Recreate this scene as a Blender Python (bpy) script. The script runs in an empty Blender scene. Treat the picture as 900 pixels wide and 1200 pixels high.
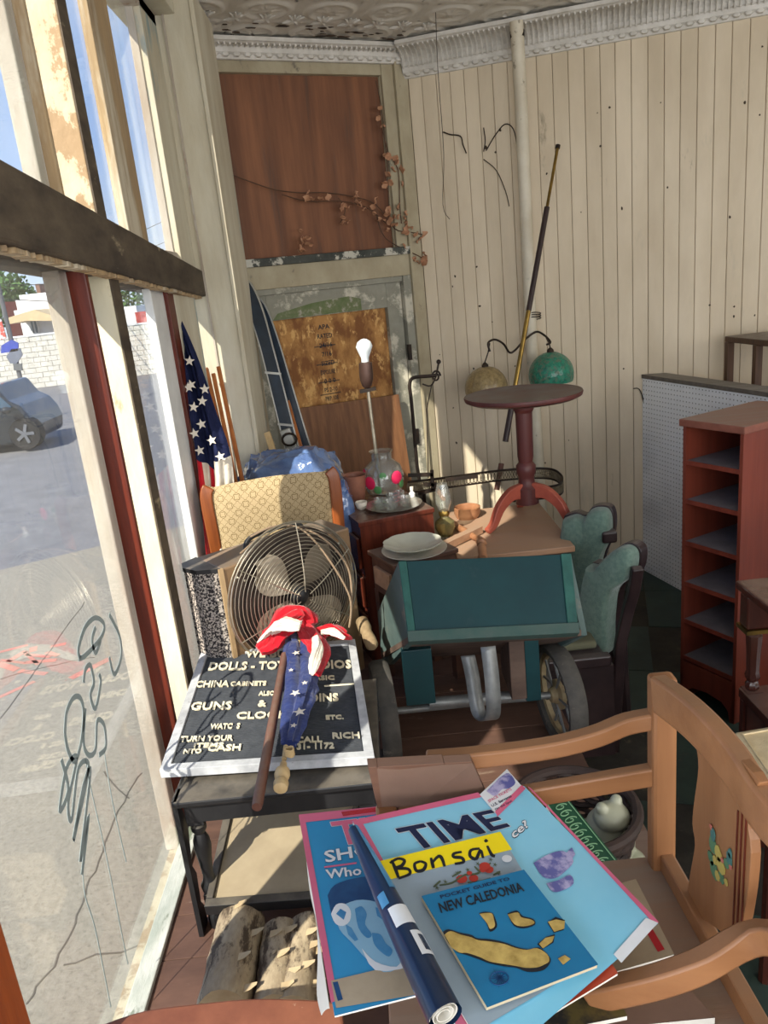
import bpy, bmesh, math, random
import numpy as np
from mathutils import Vector, Matrix, noise
R = random.Random(7)
PI = math.pi
sc = bpy.context.scene
C = sc.collection

# ---------------------------------------------------------------- camera
H = 1.8                      # eye height above the shop floor
FPX = 900.0                  # focal length for a 900 x 1200 frame
_u = np.array([-314., 3020., 900.]); _u /= np.linalg.norm(_u)
_f = np.array([0, 0, -1.]); _f -= _f @ _u * _u; _f /= np.linalg.norm(_f)
_r = np.cross(_f, _u)
CM = np.array([_r, _f, _u])  # camera axes -> world axes
cam_d = bpy.data.cameras.new('camera'); cam = bpy.data.objects.new('camera', cam_d); C.objects.link(cam)
cam_d.sensor_fit = 'VERTICAL'; cam_d.sensor_height = 24; cam_d.sensor_width = 18; cam_d.lens = 24*FPX/1200
cam_d.clip_start = .02; cam_d.clip_end = 500
cam.matrix_world = Matrix.Translation((0, 0, H)) @ Matrix([list(r) for r in CM]).to_4x4()
sc.camera = cam

# ---------------------------------------------------------------- light
SUN_AZ, SUN_EL = math.radians(33.5), math.radians(40)
sdir = Vector((math.sin(SUN_AZ)*math.cos(SUN_EL), math.cos(SUN_AZ)*math.cos(SUN_EL), -math.sin(SUN_EL)))
sl = bpy.data.lights.new('sun', 'SUN'); sun = bpy.data.objects.new('sun', sl); C.objects.link(sun)
sl.energy = 7.4; sl.angle = math.radians(.6); sl.color = (1, .93, .82)
sun.rotation_euler = sdir.to_track_quat('-Z', 'Y').to_euler()
w = bpy.data.worlds.new('sky'); sc.world = w; w.use_nodes = True
wn = w.node_tree.nodes; wl = w.node_tree.links; wn.clear()
wo = wn.new('ShaderNodeOutputWorld'); wb = wn.new('ShaderNodeBackground')
tc = wn.new('ShaderNodeTexCoord'); sx = wn.new('ShaderNodeSeparateXYZ'); wl.new(tc.outputs['Generated'], sx.inputs[0])
rp = wn.new('ShaderNodeValToRGB'); wl.new(sx.outputs['Z'], rp.inputs[0])
e = rp.color_ramp.elements
e[0].position = 0; e[0].color = (.62, .72, .84, 1); e[1].position = .75; e[1].color = (.10, .22, .55, 1)
k = e.new(.18); k.color = (.30, .46, .78, 1)
cn = wn.new('ShaderNodeTexNoise'); cn.inputs['Scale'].default_value = 2.2; cn.inputs['Detail'].default_value = 7
wl.new(tc.outputs['Generated'], cn.inputs['Vector'])
cr = wn.new('ShaderNodeValToRGB'); wl.new(cn.outputs[0], cr.inputs[0])
cr.color_ramp.elements[0].position = .5; cr.color_ramp.elements[0].color = (0, 0, 0, 1)
cr.color_ramp.elements[1].position = .72; cr.color_ramp.elements[1].color = (.55, .55, .55, 1)
mx = wn.new('ShaderNodeMix'); mx.data_type = 'RGBA'; wl.new(cr.outputs[0], mx.inputs[0]); wl.new(rp.outputs[0], mx.inputs[6]); mx.inputs[7].default_value = (.85, .88, .92, 1)
wl.new(mx.outputs[2], wb.inputs[0]); wb.inputs[1].default_value = 1.35; wl.new(wb.outputs[0], wo.inputs[0])
def area(name, loc, rot, sx_, sy_, e_, col):
    l = bpy.data.lights.new(name, 'AREA'); l.shape = 'RECTANGLE'; l.size = sx_; l.size_y = sy_; l.energy = e_; l.color = col
    o = bpy.data.objects.new(name, l); o.location = loc; o.rotation_euler = rot; C.objects.link(o)
# area fills added to brighten the room: behind the photographer, far side, near panes
area('fill_behind_camera', (1.4, -2.9, 1.75), (math.radians(90), 0, 0), 3.6, 2.0, 95, (.93, .96, 1))
area('fill_far_side', (3.85, .2, 1.9), (0, math.radians(90), 0), 1.6, 3.0, 40, (.95, .97, 1))
area('fill_near_panes', (-.60, -1.2, 1.15), (0, math.radians(-90), 0), 1.6, 2.6, 34, (.94, .97, 1))
sc.view_settings.view_transform = 'Standard'; sc.view_settings.look = 'None'
sc.view_settings.exposure = .42; sc.view_settings.gamma = 1; sc.view_settings.use_curve_mapping = False

# ---------------------------------------------------------------- points in the room
def ray(x, y):
    return CM @ np.array([x-450., 600.-y, -FPX])
def PZ(x, y, z): d = ray(x, y); return Vector(d*((z-H)/d[2])) + Vector((0, 0, H))
def PY(x, y, Y): d = ray(x, y); return Vector(d*(Y/d[1])) + Vector((0, 0, H))
def PX(x, y, X): d = ray(x, y); return Vector(d*(X/d[0])) + Vector((0, 0, H))
def PP(x, y, p0, n):
    d = Vector(ray(x, y)); o = Vector((0, 0, H)); return o + d*((Vector(p0)-o).dot(n)/d.dot(n))

# ---------------------------------------------------------------- mesh helpers
class Fr:
    def __init__(s, o, X=(1, 0, 0), Y=(0, 1, 0), Z=None):
        s.o = Vector(o); s.X = Vector(X).normalized(); s.Y = Vector(Y); s.Y = (s.Y - s.Y.dot(s.X)*s.X).normalized(); s.Z = s.X.cross(s.Y) if Z is None else Vector(Z)
    def __call__(s, u, v, w=0): return s.o + s.X*u + s.Y*v + s.Z*w
def FrZ(o, a=0): return Fr(o, (math.cos(a), math.sin(a), 0), (-math.sin(a), math.cos(a), 0))
class Quad:                      # u,v in 0..1 over four corners (BL, BR, TR, TL), w metres along the normal
    def __init__(s, a, b, c, d):
        s.p = [Vector(q) for q in (a, b, c, d)]; s.n = (s.p[1]-s.p[0]).cross(s.p[3]-s.p[0]).normalized()
        if s.n.z < 0: s.n = -s.n
    def __call__(s, u, v, w=0):
        a, b, c, d = s.p; return (a*(1-u)+b*u)*(1-v) + (d*(1-u)+c*u)*v + s.n*w
ID = Fr((0, 0, 0))
class MB:
    def __init__(s): s.v = []; s.f = []; s.sm = []
    def add(s, vs, fs, smooth=False):
        n = len(s.v); s.v += [Vector(q) for q in vs]; s.f += [[i+n for i in f] for f in fs]; s.sm += [smooth]*len(fs); return s
    def box(s, a, b, f=ID):
        (x0, y0, z0), (x1, y1, z1) = a, b
        vs = [f(x, y, z) for z in (z0, z1) for y in (y0, y1) for x in (x0, x1)]
        return s.add(vs, [(0, 2, 3, 1), (4, 5, 7, 6), (0, 1, 5, 4), (2, 6, 7, 3), (0, 4, 6, 2), (1, 3, 7, 5)])
    def cbox(s, c, d, f=ID): return s.box([c[i]-d[i]/2 for i in range(3)], [c[i]+d[i]/2 for i in range(3)], f)
    def hexa(s, p): return s.add(p, [(0, 3, 2, 1), (4, 5, 6, 7), (0, 1, 5, 4), (1, 2, 6, 5), (2, 3, 7, 6), (3, 0, 4, 7)])
    def bar(s, p, q, w, h, up=(0, 0, 1)):
        p, q = Vector(p), Vector(q); d = (q-p).normalized(); up = Vector(up)
        a = d.cross(up).normalized()*w/2; b = a.cross(d).normalized()*h/2
        return s.hexa([p-a-b, p+a-b, p+a+b, p-a+b, q-a-b, q+a-b, q+a+b, q-a+b])
    def strip(s, pts, w, h, up=(0, 0, 1), smooth=True):     # rectangular section swept along a path
        pts = [Vector(p) for p in pts]; vs = []; n = len(pts)
        for i, p in enumerate(pts):
            d = (pts[min(i+1, n-1)]-pts[max(i-1, 0)]).normalized(); u = Vector(up)
            ww = w[i] if hasattr(w, '__len__') else w; hh = h[i] if hasattr(h, '__len__') else h
            a = d.cross(u).normalized()*ww/2; b = a.cross(d).normalized()*hh/2
            vs += [p-a-b, p+a-b, p+a+b, p-a+b]
        fs = [(0, 1, 2, 3), tuple(4*(n-1)+i for i in (3, 2, 1, 0))]
        for i in range(n-1):
            for j in range(4): fs.append((4*i+j, 4*i+4+j, 4*i+4+(j+1) % 4, 4*i+(j+1) % 4))
        return s.add(vs, fs, smooth)
    def tube(s, pts, r, seg=8, closed=False, cap=True):
        pts = [Vector(p) for p in pts]; n = len(pts); vs = []; a = None
        for i, p in enumerate(pts):
            d = (pts[(i+1) % n] - pts[i-1]) if closed else (pts[min(i+1, n-1)]-pts[max(i-1, 0)])
            d = d.normalized() if d.length > 0 else Vector((0, 0, 1))
            if a is None: a = d.orthogonal().normalized()
            a = (a-a.dot(d)*d); a = a.normalized() if a.length > 1e-6 else d.orthogonal().normalized()
            b = d.cross(a); rr = r[i] if hasattr(r, '__len__') else r
            vs += [p + (a*math.cos(t*2*PI/seg)+b*math.sin(t*2*PI/seg))*rr for t in range(seg)]
        fs = []
        for i in range(n if closed else n-1):
            j = (i+1) % n
            for t in range(seg): fs.append((i*seg+t, i*seg+(t+1) % seg, j*seg+(t+1) % seg, j*seg+t))
        if cap and not closed: fs += [tuple(range(seg))[::-1], tuple((n-1)*seg+t for t in range(seg))]
        return s.add(vs, fs, True)
    def lathe(s, prof, o=(0, 0, 0), ax=(0, 0, 1), seg=24, wob=None):
        o = Vector(o); ax = Vector(ax).normalized(); a = ax.orthogonal().normalized()
        if abs(ax.z) > .99: a = Vector((1, 0, 0))
        b = ax.cross(a); vs = []
        for r, h in prof:
            for t in range(seg):
                th = t*2*PI/seg; k = wob(th) if wob else 1
                vs.append(o + ax*h + (a*math.cos(th)+b*math.sin(th))*max(r, 1e-5)*k)
        fs = [(i*seg+t, i*seg+(t+1) % seg, (i+1)*seg+(t+1) % seg, (i+1)*seg+t) for i in range(len(prof)-1) for t in range(seg)]
        if tuple(prof[0]) == tuple(prof[-1]): return s.add(vs, fs, True)
        if prof[0][0] > 1e-4: fs.append(tuple(range(seg))[::-1])
        if prof[-1][0] > 1e-4: fs.append(tuple((len(prof)-1)*seg+t for t in range(seg)))
        return s.add(vs, fs, True)
    def prism(s, poly, f, t0, t1):      # poly of (u,v), extruded along w
        n = len(poly)
        a = sum(poly[i][0]*poly[(i+1) % n][1]-poly[(i+1) % n][0]*poly[i][1] for i in range(n))
        if a < 0: poly = poly[::-1]
        vs = [f(u, v, t0) for u, v in poly] + [f(u, v, t1) for u, v in poly]
        return s.add(vs, [tuple(range(n))[::-1], tuple(range(n, 2*n))] + [(i, (i+1) % n, n+(i+1) % n, n+i) for i in range(n)])
    def grid(s, fn, nu, nv, smooth=True, closeu=False):
        vs = [fn(i/nu, j/nv) for j in range(nv+1) for i in range(nu+1)]
        return s.add(vs, [(j*(nu+1)+i, j*(nu+1)+i+1, (j+1)*(nu+1)+i+1, (j+1)*(nu+1)+i) for j in range(nv) for i in range(nu)], smooth)
    def slab(s, fn, nu, nv, t, smooth=True):      # a cloth-like sheet with thickness t (fn returns point, along with own normal computed)
        P = [[Vector(fn(i/nu, j/nv)) for i in range(nu+1)] for j in range(nv+1)]; N = []
        for j in range(nv+1):
            for i in range(nu+1):
                du = P[j][min(i+1, nu)]-P[j][max(i-1, 0)]; dv = P[min(j+1, nv)][i]-P[max(j-1, 0)][i]
                n = du.cross(dv); N.append(n.normalized()*t if n.length > 1e-9 else Vector((0, 0, t)))
        top = [p for r in P for p in r]; m = len(top); vs = top + [p-N[i] for i, p in enumerate(top)]; w_ = nu+1
        fs = []
        for j in range(nv):
            for i in range(nu):
                a = j*w_+i; fs.append((a, a+1, a+1+w_, a+w_)); fs.append((m+a, m+a+w_, m+a+1+w_, m+a+1))
        for i in range(nu):
            fs.append((i, m+i, m+i+1, i+1)); a = nv*w_+i; fs.append((a, a+1, m+a+1, m+a))
        for j in range(nv):
            a = j*w_; fs.append((a, a+w_, m+a+w_, m+a)); a += nu; fs.append((a, m+a, m+a+w_, a+w_))
        return s.add(vs, fs, smooth)
    def ball(s, c, r, seg=12, rings=8, sc_=(1, 1, 1), f=ID, nz=0):
        vs = []
        for j in range(rings+1):
            ph = PI*j/rings
            for i in range(seg):
                th = 2*PI*i/seg; q = Vector((math.sin(ph)*math.cos(th), math.sin(ph)*math.sin(th), math.cos(ph)))
                k = 1 + (nz*noise.noise(q*2+Vector(c)*9) if nz else 0)
                vs.append(f(c[0]+q.x*r*sc_[0]*k, c[1]+q.y*r*sc_[1]*k, c[2]+q.z*r*sc_[2]*k))
        fs = [(j*seg+i, (j+1)*seg+i, (j+1)*seg+(i+1) % seg, j*seg+(i+1) % seg) for j in range(rings) for i in range(seg)]
        return s.add(vs, fs, True)
    def build(s, name, mat, parent=None, label=None, cat=None, group=None, kind=None, bevel=0, loc=None):
        me = bpy.data.meshes.new(name)
        org = Vector((0, 0, 0))
        if parent is not None: org = wloc(parent)
        elif loc is not None: org = Vector(loc)
        elif s.v:
            xs = [v.x for v in s.v]; ys = [v.y for v in s.v]; org = Vector(((min(xs)+max(xs))/2, (min(ys)+max(ys))/2, min(v.z for v in s.v)))
        me.from_pydata([v-org for v in s.v], [], s.f); me.validate()
        if len(me.polygons) == len(s.sm): me.polygons.foreach_set('use_smooth', s.sm)
        bm = bmesh.new(); bm.from_mesh(me); bmesh.ops.remove_doubles(bm, verts=bm.verts, dist=1e-6); bmesh.ops.recalc_face_normals(bm, faces=bm.faces); bm.to_mesh(me); bm.free()
        if any(s.sm): me.set_sharp_from_angle(angle=math.radians(42))
        me.materials.append(mat)
        o = bpy.data.objects.new(name, me); C.objects.link(o)
        if parent is not None: o.parent = parent
        else: o.location = org
        if bevel:
            b = o.modifiers.new('bevel', 'BEVEL'); b.width = bevel; b.segments = 2; b.limit_method = 'ANGLE'
        tag(o, label, cat, group, kind); return o
def wloc(o):
    v = Vector((0, 0, 0))
    while o is not None: v += o.location; o = o.parent
    return v
def tag(o, label=None, cat=None, group=None, kind=None):
    if label: o['label'] = label
    if cat: o['category'] = cat
    if group: o['group'] = group
    if kind: o['kind'] = kind
    return o
def thing(name, loc, label, cat, group=None, kind=None):
    o = bpy.data.objects.new(name, None); o.empty_display_size = .05; o.location = loc; C.objects.link(o)
    return tag(o, label, cat, group, kind)
def struct(name, loc): return tag(thing(name, loc, None, None), kind='structure')
def copy_tree(o, parent=None):
    c = o.copy(); C.objects.link(c); c.parent = parent
    for ch in list(o.children): copy_tree(ch, c)
    return c
_tc = {}
def text_polys(t):
    if t in _tc: return _tc[t]
    cu = bpy.data.curves.new('t', 'FONT'); cu.body = t; cu.size = 1; cu.resolution_u = 2; cu.offset = .022
    o = bpy.data.objects.new('t', cu); C.objects.link(o)
    dg = bpy.context.evaluated_depsgraph_get(); me = bpy.data.meshes.new_from_object(o.evaluated_get(dg))
    vs = [tuple(v.co) for v in me.vertices]; fs = [tuple(p.vertices) for p in me.polygons]
    bpy.data.objects.remove(o); bpy.data.meshes.remove(me)
    xs = [v[0] for v in vs]; ys = [v[1] for v in vs]
    _tc[t] = (vs, fs, min(xs), max(xs), min(ys), max(ys)); return _tc[t]
def text(mb, t, f, u0, u1, v0, v1, w=.0006, shear=0, jit=0):
    """letters filling the box u0..u1, v0..v1 of frame f, lying w above it"""
    vs, fs, x0, x1, y0, y1 = text_polys(t)
    P = []
    for x, y, z in vs:
        a = (x-x0)/(x1-x0); b = (y-y0)/(y1-y0)
        P.append(f(u0+(u1-u0)*(a+shear*b), v0+(v1-v0)*(b+jit*math.sin(a*17)), w))
    return mb.add(P, fs)
def star(mb, f, u, v, r, w, rot=0, q=.42):
    poly = [(u+math.sin(rot+i*PI/5)*(r if i % 2 == 0 else r*q), v+math.cos(rot+i*PI/5)*(r if i % 2 == 0 else r*q)) for i in range(10)]
    n = 10; c = f(u, v, w)
    return mb.add([c]+[f(a, b, w) for a, b in poly], [(0, 1+i, 1+(i+1) % n) for i in range(n)])

# ---------------------------------------------------------------- materials
def hx(c): return tuple(((x/255)/12.92 if x/255 <= .04045 else ((x/255+.055)/1.055)**2.4) for x in c) + (1,)
MC = {}
def mat(name, c1, c2=None, rough=.6, scale=6, stretch=(1, 1, 1), bump=.15, metal=0, lo=.35, hi=.65, c3=None, s3=3, lo3=.55, hi3=.62, bscale=None, spec=.5, dust=None, dl=.5, alpha=None, trans=0, ior=1.45, emit=None, coat=0, sheen=0):
    if name in MC: return MC[name]
    m = bpy.data.materials.new(name); m.use_nodes = True; N = m.node_tree.nodes; L = m.node_tree.links
    b = N['Principled BSDF']; b.inputs['Roughness'].default_value = rough; b.inputs['Metallic'].default_value = metal
    b.inputs['Specular IOR Level'].default_value = spec; b.inputs['IOR'].default_value = ior; b.inputs['Transmission Weight'].default_value = trans
    b.inputs['Coat Weight'].default_value = coat; b.inputs['Sheen Weight'].default_value = sheen
    if alpha is not None: b.inputs['Alpha'].default_value = alpha
    tc = N.new('ShaderNodeTexCoord'); mp = N.new('ShaderNodeMapping'); L.new(tc.outputs['Object'], mp.inputs[0]); mp.inputs['Scale'].default_value = stretch
    n1 = N.new('ShaderNodeTexNoise'); n1.inputs['Scale'].default_value = scale; n1.inputs['Detail'].default_value = 8; n1.inputs['Roughness'].default_value = .62; L.new(mp.outputs[0], n1.inputs['Vector'])
    def mixc(fac, a, bb):
        x = N.new('ShaderNodeMix'); x.data_type = 'RGBA'; L.new(fac, x.inputs[0])
        (L.new(a, x.inputs[6]) if not isinstance(a, tuple) else setattr(x.inputs[6], 'default_value', a))
        (L.new(bb, x.inputs[7]) if not isinstance(bb, tuple) else setattr(x.inputs[7], 'default_value', bb)); return x.outputs[2]
    def ramp(src, lo, hi, top=1):
        r = N.new('ShaderNodeValToRGB'); L.new(src, r.inputs[0]); r.color_ramp.elements[0].position = lo; r.color_ramp.elements[1].position = hi; r.color_ramp.elements[1].color = (top, top, top, 1); return r.outputs[0]
    c1 = hx(c1); c2 = hx(c2) if c2 else tuple(x*.8 for x in c1[:3])+(1,)
    col = mixc(ramp(n1.outputs[0], lo, hi), c1, c2)
    if c3:
        n3 = N.new('ShaderNodeTexNoise'); n3.inputs['Scale'].default_value = s3; n3.inputs['Detail'].default_value = 10; n3.inputs['Roughness'].default_value = .7; L.new(mp.outputs[0], n3.inputs['Vector'])
        col = mixc(ramp(n3.outputs[0], lo3, hi3), col, hx(c3))
    if dust:
        g = N.new('ShaderNodeNewGeometry'); sp = N.new('ShaderNodeSeparateXYZ'); L.new(g.outputs['Normal'], sp.inputs[0])
        mu = N.new('ShaderNodeMath'); mu.operation = 'MULTIPLY'; L.new(ramp(sp.outputs['Z'], .6, 1, dl), mu.inputs[0]); L.new(ramp(n1.outputs[0], .2, .6), mu.inputs[1])
        col = mixc(mu.outputs[0], col, hx(dust))
    L.new(col, b.inputs['Base Color'])
    if emit: b.inputs['Emission Color'].default_value = hx(emit[0]); b.inputs['Emission Strength'].default_value = emit[1]
    if bump:
        bp = N.new('ShaderNodeBump'); bp.inputs['Strength'].default_value = bump; bp.inputs['Distance'].default_value = .01
        nb = n1
        if bscale: nb = N.new('ShaderNodeTexNoise'); nb.inputs['Scale'].default_value = bscale; nb.inputs['Detail'].default_value = 5; L.new(mp.outputs[0], nb.inputs['Vector'])
        L.new(nb.outputs[0], bp.inputs['Height']); L.new(bp.outputs[0], b.inputs['Normal'])
    MC[name] = m; return m
def wood(name, c1, c2, ax='z', rough=.5, s=7, dust=None, dl=.5, bump=.12, **k):
    st = {'x': (.12, 1.6, 1.6), 'y': (1.6, .12, 1.6), 'z': (1.6, 1.6, .12)}[ax]
    return mat(name, c1, c2, rough, s*3, st, bump, dust=dust, dl=dl, lo=.3, hi=.7, **k)
def glass_mat(name, tint=(1, 1, 1), refl=.9, dirt=.05, rough=.0):
    m = bpy.data.materials.new(name); m.use_nodes = True; N = m.node_tree.nodes; L = m.node_tree.links; N.clear()
    o = N.new('ShaderNodeOutputMaterial'); t = N.new('ShaderNodeBsdfTransparent'); t.inputs[0].default_value = (*tint, 1)
    g = N.new('ShaderNodeBsdfGlossy'); g.inputs['Roughness'].default_value = rough
    fr = N.new('ShaderNodeFresnel'); gm = N.new('ShaderNodeNewGeometry'); mr = N.new('ShaderNodeMapRange'); L.new(gm.outputs['Backfacing'], mr.inputs[0])
    mr.inputs[3].default_value = 1.45; mr.inputs[4].default_value = 1/1.45; L.new(mr.outputs[0], fr.inputs[0])   # same thin-glass reflectance from either face
    mu = N.new('ShaderNodeMath'); mu.operation = 'MULTIPLY'; mu.inputs[1].default_value = refl; L.new(fr.outputs[0], mu.inputs[0])
    a = N.new('ShaderNodeMixShader'); L.new(mu.outputs[0], a.inputs[0]); L.new(t.outputs[0], a.inputs[1]); L.new(g.outputs[0], a.inputs[2])
    d = N.new('ShaderNodeBsdfDiffuse'); d.inputs[0].default_value = (.75, .73, .68, 1)
    tcn = N.new('ShaderNodeTexCoord'); mp = N.new('ShaderNodeMapping'); mp.inputs['Scale'].default_value = (4, 4, 1.2); L.new(tcn.outputs['Object'], mp.inputs[0])
    nz = N.new('ShaderNodeTexNoise'); nz.inputs['Scale'].default_value = 2.5; nz.inputs['Detail'].default_value = 8; L.new(mp.outputs[0], nz.inputs['Vector'])
    r = N.new('ShaderNodeValToRGB'); L.new(nz.outputs[0], r.inputs[0]); r.color_ramp.elements[0].position = .3; r.color_ramp.elements[0].color = (dirt*.4,)*3+(1,); r.color_ramp.elements[1].position = .75; r.color_ramp.elements[1].color = (dirt*2,)*3+(1,)
    b = N.new('ShaderNodeMixShader'); L.new(r.outputs[0], b.inputs[0]); L.new(a.outputs[0], b.inputs[1]); L.new(d.outputs[0], b.inputs[2]); L.new(b.outputs[0], o.inputs[0])
    MC[name] = m; return m
m_pane = glass_mat('window_glass', (.97, .98, .97), .9, .05)
m_crystal = glass_mat('clear_glassware', (.93, .95, .94), 2.2, .06)
m_cream = mat('peeling_cream_paint', (188, 177, 150), (170, 156, 126), .75, 6, (1, 1, .7), .6, c3=(150, 126, 94), s3=12, lo3=.50, hi3=.53, bscale=22)
m_cream2 = mat('pale_weathered_paint', (206, 200, 180), (186, 176, 152), .8, 7, (1, 1, .25), .4, c3=(136, 156, 158), s3=2.2, lo3=.58, hi3=.64, bscale=26)
m_beam = mat('dirty_brown_beam_paint', (92, 80, 64), (58, 49, 40), .8, 14, (1, .35, 1), .5, c3=(150, 136, 110), s3=9, lo3=.62, hi3=.68)
m_bare = mat('weathered_bare_wood', (176, 150, 112), (150, 128, 100), .85, 12, (1, 1, .15), .5, c3=(200, 190, 168), s3=5, lo3=.5, hi3=.62)
m_grey_st = mat('worn_grey_stile_paint', (190, 184, 172), (160, 146, 130), .8, 9, (1, 1, .25), .4, c3=(150, 120, 100), s3=6, lo3=.55, hi3=.62)
m_redwood = wood('dark_red_stained_board', (112, 44, 26), (68, 26, 18), 'z', .4, spec=.4)
m_orange_post = wood('orange_varnished_wood', (168, 84, 36), (128, 56, 24), 'z', .35)
m_plank = mat('cream_beadboard_paint', (220, 205, 180), (204, 188, 162), .7, 4, (1, 1, .3), .2, c3=(165, 160, 142), s3=3, lo3=.6, hi3=.8)
m_plank2 = mat('cream_beadboard_paint_stained', (215, 200, 175), (198, 182, 156), .7, 4, (1, 1, .3), .2, c3=(140, 128, 108), s3=5, lo3=.64, hi3=.72)
m_gap = mat('dark_joint', (70, 58, 46), None, .9)
m_tin = mat('white_tin_paint', (214, 210, 200), (198, 192, 180), .55, 5, (1, 1, 1), .25, c3=(92, 80, 68), s3=3.2, lo3=.655, hi3=.665, bscale=18)
m_tin2 = mat('white_tin_moulding', (214, 210, 202), (190, 185, 175), .5, 12, (1, 1, 1), .3)
m_floor = mat('dirty_shop_floor', (58, 54, 46), (40, 36, 30), .85, 9, (1, 1, 1), .4, c3=(98, 86, 66), s3=16, lo3=.6, hi3=.7)
m_tile = mat('green_floor_tile', (48, 66, 58), (38, 50, 46), .6, 7, (1, 1, 1), .2, c3=(84, 76, 60), s3=14, lo3=.62, hi3=.7)
m_plat = mat('dusty_brown_platform_board', (112, 82, 68), (86, 62, 52), .75, 9, (.3, 1, 1), .2, c3=(160, 140, 122), s3=14, lo3=.6, hi3=.75)
m_white = mat('white_paint', (225, 225, 222), (205, 205, 202), .6)
m_black = mat('black_paint', (34, 34, 36), (22, 22, 24), .45, 12, bump=.1, dust=(120, 112, 100), dl=.75)
m_iron = mat('dark_iron', (40, 36, 34), (62, 50, 42), .5, 18, metal=.6, bump=.2)
m_brass = mat('tarnished_brass', (170, 140, 74), (110, 90, 50), .3, 10, metal=.9, bump=.05)
m_chrome = mat('dull_steel_wire', (190, 182, 165), (150, 142, 126), .35, 20, metal=.8, bump=.05)
m_steel = mat('grey_galvanised_strip', (150, 152, 150), (118, 120, 120), .45, 12, metal=.5)
m_paper = mat('white_paper', (232, 228, 218), (215, 210, 198), .7, bump=.03)
m_ink = mat('black_ink', (24, 26, 34), None, .6, bump=0)
# ================================================================ THE SHELL
PL = .28                                   # top of the display platform
bdir = Vector((math.sin(math.radians(106.65)), math.cos(math.radians(106.65)), 0))    # along the beadboard wall, going right
bnor = Vector((bdir.y, -bdir.x, 0))        # towards the camera
CF = PZ(755, 668, 0)                       # foot of beadboard wall at the pegboard
CD = PP(478, 92, CF, bnor); CD.z = 0       # corner with the slanted door wall
bnor = -bnor if bnor.y > 0 else bnor
ddir = Vector((-math.sin(math.radians(64.7)), -math.cos(math.radians(64.7)), 0))      # along the door wall, going left
dnor = Vector((-ddir.y, ddir.x, 0)); dnor = -dnor if dnor.y > 0 else dnor
FB = Fr(CD, bdir, (0, 0, 1), bnor)         # (along, up, out)
FD = Fr(CD, ddir, (0, 0, 1), dnor)
def sD(px, py): p = PP(px, py, CD, dnor); return (p-CD).dot(ddir), p.z
def sB(px, py): p = PP(px, py, CD, bnor); return (p-CD).dot(bdir), p.z
CEIL = 3.0

MB().box((-.75, -3, -.05), (4.2, 6, 0)).build('floor', m_floor, kind='structure')
fl = bpy.data.objects['floor']
t0 = PZ(760, 735, 0)
FT = FrZ((t0.x, t0.y, 0), math.radians(-17))
for i in range(-1, 2):
    for j in range(-6, 3):
        if (i+j) % 3 != 2: MB().box((i*.46+.003, j*.46+.003, .0), (i*.46+.457, j*.46+.457, .004), FT).build('floor_tile', m_tile, fl)

# platform with planks across
pf = struct('platform', (0, 2, 0))
pe = PZ(672, 872, PL); pe2 = PZ(692, 900, PL)
MB().box((-.66, -.6, 0), (.545, 3.9, PL-.03)).build('platform_base', m_gap, pf)
y = -.6; i = 0
while y < 3.9:
    MB().box((-.66, y+.0015, PL-.03), (.56, y+.1385, PL-R.random()*.002)).build('plank', m_plat, pf, bevel=.001); y += .14
MB().box((.545, -.6, .0), (.565, 3.9, PL-.031)).build('fascia', m_plat, pf)
MB().box((-.64, 3.9, 0), (.3, 4.12, PL)).build('platform_back', m_plat, pf)

# beadboard wall
wb_ = struct('wall_back', CD)
MB().box((-.3, 0, -.12), (4.4, 3.1, -.03), FB).build('backing', mat('brown_joint', (120, 104, 84), None, .9), wb_)  # brown backing shows in the joints between planks
s = 0; i = 0
while s < 3.95:
    wd = .076 + R.uniform(-.004, .004)
    a, b = s+.0009, s+wd-.0009
    poly = [(a, -.028), (b, -.028), (b, -.003), (b-.0025, 0), (a+.0025, 0), (a, -.003)]
    mb = MB(); mb.prism([(u, w) for u, w in poly], lambda u, w, t: FB(u, t, w+R.uniform(0, .0)), 0, 2.99)
    mb.build('plank', m_plank if R.random() < .7 else m_plank2, wb_); s += wd; i += 1
mb = MB()
for q in range(70):
    s = R.uniform(.05, 2.6); z = R.uniform(.6, 2.75); n = 6; r_ = R.uniform(.003, .007)
    mb.prism([(s+math.cos(t*2*PI/n)*r_*R.uniform(.6, 1.4), z+math.sin(t*2*PI/n)*r_*R.uniform(.6, 1.8)) for t in range(n)], FB, -.001, .001)
mb.build('nail_mark', m_gap, wb_, kind='stuff')
# crown mouldings of pressed tin
def crown(name, F, L0, L1, zb, zt, out, n):
    st = struct(name, F(0, zb, 0))
    prof = [(0, zb), (.012, zb+.002), (.018, zb+.02), (.03, zb+.028), (.034, zb+.05)]
    for q in range(7):
        t = q/6; prof.append((.04+(out-.06)*(1-math.cos(t*PI/2)), zb+.055+(zt-zb-.08)*math.sin(t*PI/2)))
    prof += [(out-.01, zt-.02), (out, zt-.018), (out, zt)]
    mb = MB(); m = len(prof)
    vs = [F(L, z, w) for L in (L0, L1) for w, z in prof]
    mb.add(vs, [(k, k+1, m+k+1, m+k) for k in range(m-1)], False); mb.build('cove', m_tin2, st)
    mb = MB()
    for k in range(n):                     # pressed reeds
        L = L0 + (k+.5)*(L1-L0)/n; dw = (L1-L0)/n*.31
        mb.strip([F(L, z, w+.004) for w, z in prof[4:-3]], dw*2, .008, F.X)
    mb.build('reeding', m_tin2, st, kind='stuff')
    mb = MB()
    for k in range(n//2):
        L = L0 + (k+.5)*(L1-L0)/(n//2); mb.ball((0, 0, 0), .014, 6, 4, (1.6, 1, 1), Fr(F(L, zb+.02, .02), F.X, (0, 0, 1)))
    mb.build('bead_row', m_tin2, st, kind='stuff')
crown('trim_1', FB, -.02, 3.9, 2.835, 2.985, .17, 150)
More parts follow.
